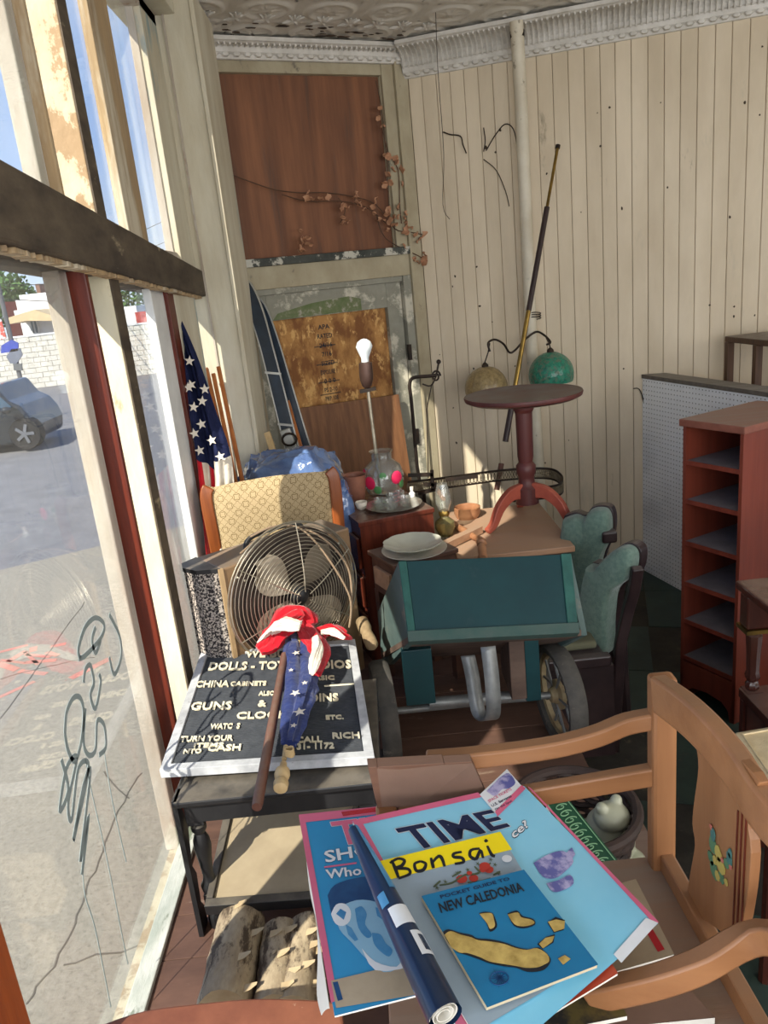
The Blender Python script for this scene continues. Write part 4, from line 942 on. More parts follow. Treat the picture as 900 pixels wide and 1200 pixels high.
# silver dish with crystal
q0 = onC(462, 597); q0 = Vector((q0.x, q0.y+.03, CZ))
t = thing('silver_dish', q0, 'round silver dish full of small crystal pieces on the mahogany cabinet', 'dish')
mb = MB(); mb.lathe([(.001, .002), (.08, .002), (.105, .010), (.118, .014), (.12, .017), (.104, .013), (.08, .006), (.001, .005)], q0, seg=32, wob=lambda th: 1+.012*math.sin(16*th)); mb.build('dish_body', mat('aged_silver', (190, 186, 176), (150, 146, 136), .25, 20, metal=.7), t)
for k, (dx, dy, r_, h_) in enumerate(((-.055, -.01, .03, .03), (-.01, -.035, .034, .035), (.0, .03, .03, .045), (.045, -.01, .026, .04), (-.06, .04, .022, .03), (.03, .05, .02, .05), (.06, .03, .016, .03))):
    MB().lathe([(r_*.6, 0), (r_*.8, h_*.3), (r_, h_), (r_*.9, h_), (r_*.6, h_*.3), (.001, h_*.15)], q0+Vector((dx, dy, .006)), seg=16, wob=lambda th: 1+.08*math.sin(8*th)).build('crystal_cup', m_crystal, None, ['cut crystal cup at the left of the silver dish', 'cut crystal cup at the front of the silver dish', 'cut crystal cup in the middle of the silver dish', 'cut crystal cup right of centre on the silver dish', 'small crystal cup at back left of the silver dish', 'slim crystal cup at the back of the silver dish', 'tiny crystal cup at the right rim of the silver dish'][k], 'cup', 'crystal cups on the silver dish')
p = onC(484, 588); p.y += .03
t = thing('small_bottle', p+Vector((0, 0, .006)), 'tiny white capped bottle at the right of the silver dish', 'bottle')
MB().lathe([(.012, .006), (.013, .03), (.006, .038), (.006, .045)], p, seg=12).build('bottle_body', m_white, t); MB().lathe([(.008, .045), (.008, .058)], p, seg=12).build('cap', m_wht, t)
p = onC(424, 600)
MB().lathe([(.012, 0), (.02, .008), (.026, .03), (.024, .034), (.018, .012), (.001, .008)], p+Vector((.0, .04, 0)), seg=16, wob=lambda th: 1+.06*math.sin(6*th)).build('shell_cup', m_wht, None, 'small white shell-like cup at the left end of the mahogany cabinet', 'cup')
p = PY(417, 572, 3.25)
t = thing('copper_pot', (p.x, p.y, CZ-.0), 'copper coloured pot between the blue bag and the glass jar', 'pot')
MB().lathe([(.034, 0), (.038, .02), (.048, .10), (.052, .115), (.045, .11), (.034, .03), (.001, .02)], (p.x, p.y, CZ), seg=22).build('pot_body', mat('copper_clay', (156, 104, 84), (120, 76, 60), .45, 10), t)
# box behind, wrapped in blue plastic
m_bag = mat('translucent_blue_plastic', (104, 132, 180), (66, 88, 136), .12, 5, (1, 2, 1), .9, spec=.8, coat=.7, bscale=9, lo=.4, hi=.6)
def bagp(ox, oy, oz, rx, ry, rz, px, seed):
    def f(u, v):
        th = 2*PI*u; ph = PI*v; q = Vector((math.sin(ph)*math.cos(th), math.sin(ph)*math.sin(th), math.cos(ph)))
        s3 = [math.copysign(abs(c)**.6, c) for c in q]; nn = q*2.2+Vector((seed, 0, 0)); k = 1+.09*noise.noise(nn)+.10*abs(noise.noise(nn*2.7))+.03*abs(noise.noise(nn*6))-.03
        return Vector((ox+s3[0]*rx*k, oy+s3[1]*ry*k, max(oz+s3[2]*rz*k, PL)))
    return f
c0, c1_, cz0 = PY(268, 548, 3.35), PY(408, 540, 3.35), PY(340, 531, 3.35).z
mb = MB(); mb.grid(bagp((c0.x+c1_.x)/2, 3.38, (cz0+PL)/2, (c1_.x-c0.x)/2, .17, (cz0-PL)/2, 0, 3), 56, 36)
mb.build('blue_plastic_bag', m_bag, None, 'crumpled blue plastic sheet wrapped over a box behind the armchair', 'bag')
c2_ = PY(397, 565, 3.15)
mb = MB(); mb.grid(bagp(c2_.x-.01, 3.10, .80, .068, .075, .235, 0, 8), 40, 40); mb.build('blue_bag_end', m_bag, None, 'gathered pale blue plastic bag hanging left of the cabinet', 'bag')
# floor lamp with a bare bulb
lp = PY(442, 540, 3.55); lt_ = PY(431, 455, 3.55)
t = thing('floor_lamp', (lp.x+.0, 3.55, PL), 'thin iron floor lamp with a bare white bulb, before the boarded door', 'lamp')
MB().tube([(lp.x+.03, 3.55, PL), lp, lt_], .008, 10).build('pole', m_chrome, t)
MB().lathe([(.12, 0), (.12, .015), (.03, .03), (.01, .05)], (lp.x+.03, 3.55, PL), seg=24).build('base', m_iron, t)
s0 = PY(430, 452, 3.55); s1_ = PY(428, 424, 3.55); ad = (s1_-s0).normalized(); hS = (s1_-s0).length
m_sock = mat('dark_bronze_socket', (92, 70, 62), (70, 52, 46), .4, metal=.5)
MB().lathe([(.012, -.01), (.022, .0), (.03, hS*.25), (.032, hS*.5), (.030, hS*.95), (.02, hS)], s0, ad, 20).build('socket', m_sock, t)
mb = MB(); mb.cbox((.0, 0, -.02), (.075, .02, .016), Fr(s0, (1, 0, .1), (0, 1, 0))); mb.build('cross_arm', m_iron, t)
hB = (PY(426, 400, 3.55)-s1_).length
MB().lathe([(.017, -.004), (.018, hB*.2), (.030, hB*.5), (.038, hB*.75), (.030, hB*.98), (.014, hB*1.1), (.001, hB*1.13)], s1_, ad, 24).build('bulb', mat('frosted_bulb', (232, 240, 242), (228, 236, 240), .25, bump=0, spec=.7), t)
# wrought iron hook stand
P_ = [PY(489, 548, 3.9), PY(482, 470, 3.9), PY(480, 452, 3.9), PY(484, 443, 3.9), PY(500, 441, 3.9), PY(511, 440, 3.9)]
t = thing('iron_hook_stand', (P_[0].x, 3.9, PL), 'thin wrought iron stand with curled hook in front of the corner', 'stand')
MB().tube([Vector((P_[0].x+.05, 3.9, PL))]+smooth_path(P_, 5), .009, 8).build('upright', m_iron, t)
mb = MB(); c = PY(511, 441, 3.9)
mb.tube([c+Vector((math.cos(a)*.022*(1-a/14), 0, math.sin(a)*.03*(1-a/14))) for a in np.linspace(0, 8, 22)], .005, 6); mb.tube([c, PY(514, 425, 3.9)], .005, 6); mb.ball(tuple(PY(514, 424, 3.9)), .012, 8, 6); mb.tube(smooth_path([c, PY(505, 452, 3.9), PY(495, 450, 3.9)], 4), .004, 6)
mb.build('curled_hook', m_iron, t)
MB().tube([PY(506, 450, 3.9), PY(500, 480, 3.9), PY(502, 560, 3.88)], .003, 5).build('cord', m_iron, t)
MB().lathe([(.11, 0), (.11, .01), (.012, .02)], (P_[0].x+.05, 3.9, PL), seg=20).build('base', m_iron, t)

# ---- desk with plates (front of the cabinet)
DZ = .82
a, b = PZ(430, 645, DZ), PZ(468, 668, DZ); lx_ = Vector((b.x-a.x, b.y-a.y, 0)).normalized(); ll = .22
FDk = Fr((a.x, a.y, 0), lx_, (0, 0, 1)); FDk.Z = Vector((lx_.y, -lx_.x, 0)).normalized()   # Z = outward (left-front)
m_dkw = wood('dark_walnut', (96, 64, 48), (70, 44, 34), 'x', .5, dust=(128, 108, 96), dl=.8); m_oak = wood('light_oak', (180, 142, 112), (154, 116, 88), 'x', .5, dust=(182, 156, 134), dl=.6)  # walnut and oak in their own wood tones, dusty on top
t = thing('low_desk', FDk(ll/2, PL, -.25), 'dark walnut desk under the two white plates behind the green cart', 'desk')
MB().box((0, DZ-.018, -.28), (ll, DZ, 0), FDk).build('desktop', m_dkw, t, bevel=.003)
MB().box((.01, DZ-.16, -.27), (ll-.01, DZ-.018, -.012), FDk).build('case', m_dkw, t)
MB().box((.05, DZ-.12, -.012), (ll-.04, DZ-.05, .003), FDk).build('drawer', m_oak, t, bevel=.002)
for u in (.02, ll-.02):
    for w_ in (-.03, -.25): MB().bar(FDk(u, PL, w_), FDk(u, DZ-.16, w_), .035, .035, FDk.X).build('leg', m_dkw, t)
m_pl = mat('white_glazed_china', (218, 216, 202), (206, 204, 190), .2, bump=.02, coat=.3)
pc_ = PZ(486, 648, DZ)
MB().lathe([(.001, .002), (.075, .002), (.10, .010), (.123, .017), (.124, .020), (.10, .014), (.07, .007), (.001, .006)], (pc_.x, pc_.y, DZ), seg=36).build('dinner_plate', m_pl, None, 'lower plain white plate beneath the scalloped one, on the desk', 'plate')
MB().lathe([(.001, .002), (.06, .002), (.085, .014), (.106, .024), (.107, .028), (.085, .020), (.055, .008), (.001, .007)], (pc_.x-.005, pc_.y+.005, DZ+.017), seg=72, wob=lambda th: 1+.055*abs(math.sin(5*th))**.7).build('scalloped_plate', mat('grey_white_china', (204, 204, 188), (190, 190, 172), .25, coat=.3), None, 'scalloped off white plate on top of the plain plate', 'plate')

# ---- long oak table at the back with the tripod table on it
OZ = .73
a, b = PZ(530, 636, OZ), PZ(662, 634, OZ)
t = thing('oak_table', (.57, 3.25, 0), 'light oak table carrying the red tripod table and the clutter', 'table')
x0, x1, y0, y1 = .27, .74, 2.86, 3.50
MB().box((x0, y0, OZ-.025), (x1, y1, OZ)).build('tabletop', m_oak, t, bevel=.004)
MB().box((x0+.04, y0+.04, OZ-.12), (x1-.04, y1-.04, OZ-.025)).build('apron', m_dkw, t)
for x, y in ((x0+.05, y0+.05), (x1-.05, y0+.05), (x0+.05, y1-.05), (x1-.05, y1-.05)): MB().bar((x, y, 0 if x > .56 else PL), (x, y, OZ-.025), .05, .05).build('leg', m_dkw, t)
tc_ = PZ(619, 612, OZ); tc_.z = OZ; tzt = PY(613, 462, tc_.y).z
t = thing('tripod_table', tc_, 'red brown pedestal table with round top and three curved feet standing on the oak table', 'table')
m_rbt = mat('red_brown_stained_wood', (96, 48, 44), (74, 36, 34), .45, 8, (1, 1, .3), .1, dust=(104, 96, 92), dl=1); m_pinkw = mat('pinkish_red_foot_stain', (176, 88, 68), (146, 66, 52), .45, 8)
tt = Vector((PY(613, 470, tc_.y).x, tc_.y, tzt)); rad = (PY(682, 458, tc_.y).x-PY(544, 462, tc_.y).x)/2
MB().lathe([(.001, -.022), (rad*.9, -.022), (rad*.985, -.012), (rad, 0), (rad*.99, .006), (rad*.96, .003), (.001, .002)], tt, (-.02, .0, 1), 48).build('round_top', m_rbt, t)
H_ = tzt-.022-OZ; bs = Vector((tc_.x, tc_.y, OZ))
MB().lathe([(.05, .09), (.05, .16), (.036, .175), (.034, .21), (.042, .23), (.042, .26), (.030, .275), (.034, .30), (.036, .5), (.030, H_-.06), (.036, H_-.055), (.044, H_-.04), (.036, H_-.02), (.036, H_)], bs, tt-bs, 24).build('column', m_rbt, t)
for k, a_ in enumerate((math.radians(208), math.radians(322), math.radians(88))):
    d = Vector((math.cos(a_), math.sin(a_), 0)); P_ = [bs+d*.03+Vector((0, 0, .15)), bs+d*.09+Vector((0, 0, .145)), bs+d*.15+Vector((0, 0, .10)), bs+d*.19+Vector((0, 0, .035)), bs+d*.225+Vector((0, 0, .012))]
    P_ = smooth_path(P_, 5); n = len(P_); MB().strip(P_, .03, list(np.interp(np.linspace(0, 1, n), [0, .3, .8, 1], [.07, .05, .028, .022]))).build('foot', m_pinkw, t, bevel=.004)
# fireplace fender (pierced iron gallery) standing on the clutter behind
gy = 3.62
def gal(z): 
    return smooth_path([PY(478, 565, gy-.25)*1, PY(520, 560, gy-.1), PY(590, 551, gy), PY(640, 549, gy), PY(657, 556, gy-.1), PY(658, 566, gy-.2), PY(640, 571, gy-.28), PY(600, 575, gy-.32)], 6)
g = gal(0); hG = .05
t = thing('fireplace_fender', (g[20].x, gy, OZ), 'pierced dark metal oval gallery fender standing behind the tripod foot', 'fender')
MB().strip([p for p in g], .004, .010).build('top_rim', m_iron, t); MB().strip([p-Vector((0, 0, hG)) for p in g], .004, .008).build('bottom_rim', m_iron, t)
mb = MB(); cnt = 0; Ltot = 0
for i in range(len(g)-1):
    for q in range(3):
        p = g[i].lerp(g[i+1], (q+.5)/3)-Vector((0, 0, hG/2)); d = (g[i+1]-g[i]).normalized()
        mb.tube([p+d*math.cos(a)*.012+Vector((0, 0, math.sin(a)*.02)) for a in np.linspace(0, 2*PI, 11)[:-1]], .0022, 5, closed=True)
mb.build('pierced_band', mat('dull_grey_brass', (140, 130, 106), (96, 88, 72), .45, 20, metal=.6), t, kind='stuff')
for i in (2, 24, len(g)-14, len(g)-2):
    MB().bar((g[i].x, g[i].y, OZ), g[i], .012, .012).build('leg', m_iron, t)
# black iron hinge-like bracket left of it
mb = MB(); 
for A2_, B2_ in (((478, 557), (507, 556)), ((478, 566), (512, 568)), ((506, 551), (507, 574)), ((492, 578), (524, 570)), ((490, 566), (492, 580)), ((522, 562), (560, 558))): mb.bar(PY(*A2_, 3.45), PY(*B2_, 3.45), .016, .014, (0, 1, 0))
mb.bar(PY(497, 577, 3.45), PZ(499, 600, OZ+.0), .012, .012, (0, 1, 0))
mb.build('iron_bracket', m_iron, None, 'black wrought iron bracket lying right of the glass jar', 'bracket')
# oil lamp / glass decanter
p = PZ(523, 628, OZ); p.y += .02
t = thing('oil_lamp', p, 'small glass oil lamp with round font beside the white plates', 'oil lamp')
MB().lathe([(.032, 0), (.034, .012), (.045, .035), (.042, .06), (.02, .078), (.018, .09)], p, seg=24).build('glass_font', mat('amber_oil_glass', (170, 160, 110), (150, 140, 90), .1, trans=.6, bump=0), t)
MB().lathe([(.022, .088), (.024, .10), (.018, .112)], p, seg=20).build('brass_collar', m_brass, t)
MB().lathe([(.022, .11), (.036, .15), (.034, .18), (.022, .23), (.021, .23), (.033, .18), (.035, .15), (.021, .11)], p, seg=24).build('glass_chimney', m_crystal, t)
# loose turned spindles and wooden bits
m_spin = wood('amber_turned_maple', (184, 134, 98), (146, 98, 66), 'x', .4)
def spindle(name, a, b, r_, label, m=m_spin):
    d = Vector(b)-Vector(a); L_ = d.length
    return MB().lathe([(r_*.7, 0), (r_, .06*L_), (r_, .14*L_), (r_*.6, .18*L_), (r_*.9, .26*L_), (r_, .5*L_), (r_*.8, .74*L_), (r_*.6, .8*L_), (r_*1.1, .84*L_), (r_*1.1, .93*L_), (r_*.6, L_)], a, d, 14).build(name, m, None, label, 'spindle')
spindle('turned_spindle', PZ(528, 612, OZ+.016), PZ(568, 637, OZ+.016), .016, 'amber turned spindle lying slanted from the oil lamp')
spindle('turned_spindle', PZ(566, 654, OZ+.03), PZ(564, 634, OZ+.055), .018, 'short stubby amber spindle end beside the tripod foot')
spindle('turned_spindle', PZ(520, 585, OZ+.12), PZ(505, 563, OZ+.14), .012, 'pale turned spindle propped near the black bracket')
MB().bar(PZ(520, 640, OZ+.02), PZ(562, 620, OZ+.02), .035, .03).build('oak_offcut', m_oak, None, 'flat light oak offcut between plates and spindles', 'wood offcut')
t_ = MB().lathe([(.05, 0), (.06, .02), (.062, .05), (.055, .052), (.05, .02), (.001, .012)], PZ(548, 606, OZ), seg=24).build('wooden_bowl', m_spin, None, 'small tan bowl among the clutter left of tripod', 'bowl')

# ---- pipe, pole and hanging lamps at the beadboard wall
ps, pz = sB(628, 500); p0 = FB(ps, 0, .05); pu = sB(609, 40); 
pp = thing('wall_pipe', FB(ps, 0, .05), 'vertical cream painted pipe running up the beadboard wall to the ceiling', 'pipe')
m_pipe = mat('cream_painted_pipe', (214, 206, 186), (196, 186, 164), .5, 6, c3=(140, 130, 112), s3=14, lo3=.62, hi3=.68)
MB().tube([FB(sB(633, 560)[0]+.01, 0, .05), FB(ps, 1.2, .05), FB(pu[0], 2.6, .10), FB(pu[0], 2.97, .16)], .033, 18).build('pipe', m_pipe, pp)
MB().lathe([(.036, 0), (.036, .03)], FB(pu[0], 2.90, .145), seg=18).build('collar', m_iron, pp)
b0, bt_ = PY(575, 614, 3.75), PY(654, 170, 4.28)
t = thing('long_pole', (b0.x, b0.y, OZ), 'long dark and brass telescoping pole leaning against the beadboard wall', 'pole')
b1_, b2_, b3_ = b0.lerp(bt_, .16), b0.lerp(bt_, .50), b0.lerp(bt_, .80)
dn = (b0-bt_)/(b0.z-bt_.z); bbt = b0+dn*(OZ-b0.z)
MB().tube([bbt, b1_], .014, 12).build('wood_section', m_dowel, t)
m_dkr = mat('dark_lacquered_rod', (56, 42, 40), (42, 32, 32), .35)
def pp_(a, b, r_, m, nme): MB().tube([bbt.lerp(bt_, a), bbt.lerp(bt_, b)], r_, 12).build(nme, m, t)
pp_(.14, .24, .015, m_dkr, 'rod'); pp_(.24, .52, .012, m_brass, 'brass_tube'); pp_(.52, .82, .014, m_dkr, 'rod'); pp_(.82, .995, .008, m_brass, 'brass_tube'); pp_(.99, 1, .012, m_iron, 'tip')
# two swag lamps
m_tn = mat('tan_popcorn_glass', (168, 146, 100), (128, 108, 70), .35, 55, bump=1.0, coat=.4); m_gn = mat('teal_green_crackle_glass', (22, 138, 108), (14, 96, 78), .3, 55, bump=1.0, coat=.4, c3=(96, 110, 92), s3=40, lo3=.5, hi3=.6)
for (px, py, w_, mm_, col, hook) in ((570, 455, 50, m_tn, 'tan', (574, 402)), (646, 439, 52, m_gn, 'teal green', (640, 396))):
    s_, z_ = sB(px, py); r_ = (sB(px+w_/2, py)[0]-sB(px-w_/2, py)[0])/2*.94; c = FB(s_, 0, .25)
    Y_ = c.y; c = PY(px, py, Y_); r_ = (PY(px+w_/2, py, Y_).x-PY(px-w_/2, py, Y_).x)/2
    t = thing('swag_lamp', c, col+' textured glass globe lamp hanging by the wall pipe', 'lamp')
    prof = [(.001, r_*1.02)]+[(r_*math.sin(a)*1.0, r_*math.cos(a)*1.02) for a in np.linspace(.12, 1.9, 14)]+[(r_*.93, -r_*.34)]
    MB().lathe([(a, b) for a, b in prof][::-1], c, seg=36, wob=lambda th: 1+.01*math.sin(22*th)).build('globe', mm_, t)
    MB().lathe([(.001, r_*.5)]+[(r_*.9*math.sin(a), r_*.9*math.cos(a)) for a in np.linspace(1.2, 1.85, 4)], c, seg=24).build('inner_liner', m_brass, t)
    MB().lathe([(.02, r_*1.0), (.018, r_*1.1), (.006, r_*1.2)], c, seg=14).build('cap', m_iron, t)
    top = c+Vector((0, 0, r_*1.2)); hk = PY(hook[0], hook[1], Y_)
    MB().tube([top, top.lerp(hk, .5)+Vector((.004, 0, 0)), hk], .0035, 6).build('chain', m_iron, t)
t = thing('iron_scroll_arm', FB(sB(620, 395)[0], 1.55, .08), 'double curled wire arm tied to the pipe, carrying both globe lamps', 'bracket')
Yh = FB(sB(610, 430)[0], 0, .25).y
arm = smooth_path([PY(574, 412, Yh), PY(572, 402, Yh), PY(580, 398, Yh), PY(590, 403, Yh), PY(597, 413, Yh+.03), PY(604, 410, Yh+.04), PY(614, 399, Yh+.10), PY(628, 389, Yh+.12), PY(638, 393, Yh+.06), PY(645, 401, Yh), PY(640, 404, Yh)], 5)
MB().tube(arm, .006, 7).build('scroll_rod', m_iron, t)
mb = MB()
for k in range(3): mb.tube([FB(sB(627, 389)[0]+math.cos(a)*.04, 1.53+k*.012+.01*math.sin(a), .055+math.sin(a)*.04) for a in np.linspace(0, 2*PI, 13)[:-1]], .003, 5, closed=True)
mb.build('wire_tie', m_iron, t)
# wires and dried vine
def twig(mb, pts, r_=.003): mb.tube(smooth_path([Vector(p) for p in pts], 4), r_, 5)
mb = MB(); 
wp = lambda x, y, w=.012: FB(*sB(x, y), w)
twig(mb, [wp(520, 155), wp(528, 158), wp(540, 160), wp(543, 170), wp(547, 180)], .0035)
mb.build('wall_twig', m_iron, None, 'short bent black twig stuck on the beadboard wall near the door', 'twig')
mb = MB(); twig(mb, [wp(567, 150), wp(569, 165), wp(567, 178)], .003); twig(mb, [wp(570, 177), wp(580, 160), wp(592, 146), wp(602, 152), wp(607, 175)], .003); twig(mb, [wp(567, 187), wp(582, 200), wp(593, 225), wp(597, 242)], .0025)
mb.build('wall_twig', m_iron, None, 'looping dry black twig on the wall just left of the pipe', 'twig')
mb = MB(); twig(mb, [PY(510, -5, 4.1), PY(513, 80, 4.2), PY(520, 180, 4.25), PY(519, 240, 4.25), PY(527, 257, 4.25)], .0018); mb.build('hanging_wire', m_iron, None, 'thin dark wire hanging from the ceiling before the beadboard wall', 'wire')
mb = MB(); twig(mb, [wp(742, 455), wp(748, 455), wp(752, 462), wp(756, 478)], .003); mb.build('wall_twig', m_iron, None, 'small dry twig at the corner of the white pegboard', 'twig')
m_dleaf = mat('dried_tan_leaf', (196, 150, 116), (160, 112, 82), .7)
t = thing('dried_vine', FD(*sD(440, 245), .03), 'dried brown vine with curled tan leaves across the red plywood', 'vine')
vn = MB(); dp = lambda x, y, w=.0: FD(*sD(x, y), w)
V1 = [(258, 200), (290, 212), (320, 222), (350, 226), (380, 226), (410, 230), (440, 240), (462, 268), (480, 272), (500, 276)]
V2 = [(330, 228), (360, 236), (400, 236), (430, 244), (452, 262)]
V3 = [(447, 150), (455, 180), (466, 200), (468, 240), (470, 262)]; V4 = [(440, 95), (447, 130), (450, 160), (454, 205), (455, 255)]; V5 = [(396, 232), (404, 246), (398, 262)]; V6 = [(440, 250), (452, 280), (490, 300), (502, 308)]
for Vv in (V1, V2, V3, V4, V5, V6): twig(vn, [dp(x, y, .005) for x, y in Vv], .0028)
vn.build('stem', mat('dry_vine_stem', (92, 66, 48), (70, 50, 38), .8), t)
me = None; k = 0
for Vv, cnt in ((V1, 22), (V2, 6), (V3, 12), (V4, 14), (V5, 6), (V6, 10), ([(352, 300), (360, 285), (356, 274)], 7)):
    for q in range(cnt):
        i = R.random()**.6*(len(Vv)-1); j = min(int(i), len(Vv)-2); f = i-j; x = Vv[j][0]*(1-f)+Vv[j+1][0]*f+R.uniform(-6, 6); y = Vv[j][1]*(1-f)+Vv[j+1][1]*f+R.uniform(-5, 8)
        if Vv is V1 and x < 325: continue
        p = dp(x, y, .018); s_ = R.uniform(.7, 1.3)
        if me is None:
            mb = MB(); mb.slab(lambda u, v: Vector(((u-.5)*.026*math.sin(PI*min(.98, max(.06, v))), .012*math.cos(u*PI*1.3)+.004*math.sin(v*7), (v-.5)*.034)), 3, 4, .0008)
            lf = mb.build('leaf', m_dleaf, None, loc=(0, 0, 0)); me = lf
        else: lf = me.copy(); C.objects.link(lf)
        lf.parent = t; lf.location = p-wloc(t)-(Vector((0, 0, 0))); lf.rotation_euler = (R.uniform(-1, 1), R.uniform(-1.5, 1.5), R.uniform(-1.5, 1.5)); lf.scale = (s_,)*3
# ================================================================ THE GREEN CART
m_teal = mat('dark_teal_cart_paint', (18, 62, 66), (12, 50, 56), .45, 4, (1, 1, 1), .1, c3=(48, 72, 74), s3=8, lo3=.58, hi3=.75, spec=.5)
m_tealL = wood('worn_light_teal_edge', (46, 98, 88), (28, 70, 66), 'z', .6, s=5, c3=(120, 150, 134), s3=10, lo3=.62, hi3=.7)
m_tealS = mat('scuffed_grey_teal_side', (96, 112, 108), (74, 94, 92), .7, 8, (1, .4, 1), .2, c3=(150, 132, 116), s3=5, lo3=.56, hi3=.68)
m_und = mat('worn_brown_underside', (112, 92, 80), (78, 62, 54), .8, 8, (.4, 1, 1), .3)
cl_, cr_ = PZ(457, 887, PL), PZ(657, 867, PL); cY = (cl_.y+cr_.y)/2
t = thing('green_cart', ((cl_.x+cr_.x)/2, cY+.1, PL), 'dark green wooden box cart with spoked rubber wheels tipped on the platform', 'cart')
yF, yT = 2.10, 2.26
TL_, TR_, BR_, BL_ = PY(484, 658, yT), PY(655, 650, yT), PY(661, 733, yF), PY(487, 741, yF)
tlo, tro, bro, blo = PY(467, 658, yT), PY(669, 649, yT), PY(677, 733, yF), PY(478, 743, yF)
q = Quad(blo, bro, tro, tlo); nrm = (bro-blo).cross(tlo-blo).normalized(); nrm = -nrm if nrm.y > 0 else nrm
def qbox(mb, Q_, u0, v0, u1, v1, w0, w1, n_):
    f = lambda u, v, w: Quad.__call__(Q_, u, v, 0)+n_*w
    return mb.hexa([f(u0, v0, w0), f(u1, v0, w0), f(u1, v1, w0), f(u0, v1, w0), f(u0, v0, w1), f(u1, v0, w1), f(u1, v1, w1), f(u0, v1, w1)])
qbox(MB(), q, .045, .03, .94, 1, -.02, 0, nrm).build('front_panel', m_teal, t, bevel=.002)
qbox(MB(), q, 0, 0, .045, 1, -.03, .004, nrm).build('corner_post', m_tealL, t, bevel=.002)
qbox(MB(), q, .94, 0, 1, 1, -.03, .004, nrm).build('corner_post', m_tealL, t, bevel=.002)
qbox(MB(), q, -.004, -.11, 1.004, .03, -.03, .010, nrm).build('bottom_batten', mat('greyed_teal_edge', (52, 82, 76), (70, 88, 82), .7, 14, bump=.3), t, bevel=.002)
# side boards: front edge to the lower back corners
sA, sB_, sC, sD_, sE = PY(467, 658, yT), PY(443, 717, 2.62), PY(447, 772, 2.52), PY(456, 779, 2.42), PY(478, 754, yF)
sid = [sA, sB_, sC, sD_, sE]; off = Vector((tro.x-tlo.x-.018, 0, tro.z-tlo.z))
for k, o_ in enumerate((Vector((0, 0, 0)), off)):
    mb = MB(); P_ = [p+o_ for p in sid]; Q_ = [p+Vector((.018, 0, 0)) for p in P_]; n = 5
    mb.add(P_+Q_, [tuple(range(n)), tuple(range(n, 2*n))[::-1]]+[(i, (i+1) % n, n+(i+1) % n, n+i) for i in range(n)]); mb.build('side_board', m_tealS, t)
mb = MB(); P_ = [sE, sE+off, sC+off, sC]; mb.hexa([p+Vector((0, 0, -.0)) for p in P_]+[p+Vector((0, 0, .02)) for p in P_]); mb.build('bottom_board', m_und, t)
mb = MB(); P_ = [sC, sC+off, sB_+off, sB_]; mb.hexa([p for p in P_]+[p+Vector((0, .02, 0)) for p in P_]); mb.build('rear_board', m_teal, t)
# blocks under the box, axle, strap, wheels
WR = .172; zc = PL+WR
for xa_, xb_, m_ in ((476, 506, m_teal), (632, 612, m_teal), (598, 614, m_und)):
    a, b = PY(xa_, 822 if xa_ < 520 else 815, 2.2), PY(xb_, 775 if xa_ < 520 else 765, 2.2)
    MB().box((min(a.x, b.x), 2.17, min(a.z, b.z)), (max(a.x, b.x), 2.36, max(a.z, b.z)+.06)).build('axle_block', m_, t, bevel=.002)
ax0, ax1 = Vector((cl_.x-.02, cY, zc)), Vector((cr_.x+.0, cY, zc))
MB().tube([ax0, ax1], .012, 10).build('axle', m_steel, t)
MB().tube([PY(503, 824, cY), PY(617, 815, cY)], .020, 14).build('axle_sleeve', m_steel, t)
mb = MB(); P_ = [PY(548, 768, 2.16), PY(553, 790, 2.14), PY(560, 832, 2.10), PY(569, 844, 2.06), PY(578, 838, 2.02), PY(577, 800, 2.03), PY(572, 758, 2.06)]
mb = MB()
vs = smooth_path(P_, 5)
mb.grid(lambda u, v: vs[min(int(v*(len(vs)-1)), len(vs)-1)]+Vector((-.022+.044*u, 0, 0)), 1, len(vs)-1)
st_ = mb.build('bent_steel_strap', m_steel, t); sm_ = st_.modifiers.new('thick', 'SOLIDIFY'); sm_.thickness = .006
m_rub = mat('worn_black_rubber', (88, 84, 78), (62, 60, 58), .8, 14, bump=.2, c3=(120, 112, 100), s3=12, lo3=.6, hi3=.68); m_hub = mat('rusty_cream_wheel_disc', (176, 160, 124), (130, 108, 78), .6, 10, bump=.2)
for cx_, ang in ((cl_.x, .10), (cr_.x, .16)):
    axd = Vector((math.cos(ang), math.sin(ang), 0)); o_ = Vector((cx_, cY, zc))
    w_ = MB().lathe([(WR-.03, -.026), (WR-.010, -.030), (WR, -.018), (WR, .018), (WR-.010, .030), (WR-.03, .026), (WR-.034, 0), (WR-.03, -.026)], o_, axd, 48).build('wheel', m_rub, t)
    MB().lathe([(WR-.032, -.012), (WR-.045, -.008), (WR-.045, .008), (WR-.032, .012), (WR-.032, -.012)], o_, axd, 40).build('rim', m_hub, w_)
    MB().lathe([(.001, -.03), (.022, -.03), (.03, -.012), (.05, -.006), (.05, .006), (.03, .012), (.022, .03), (.001, .03)], o_, axd, 24).build('hub', m_hub, w_)
    a = axd.cross(Vector((0, 0, 1))); b = Vector((0, 0, 1))
    for k in range(10):
        th = k*2*PI/10; d = a*math.cos(th)+b*math.sin(th); MB().tube([o_+d*.03+axd*(.01 if k % 2 else -.01), o_+d*(WR-.04)], .0045, 6).build('spoke', m_steel, w_)
m_trb_ = wood('dull_tan_wood', (168, 146, 112), (130, 108, 80), 'z', .6)
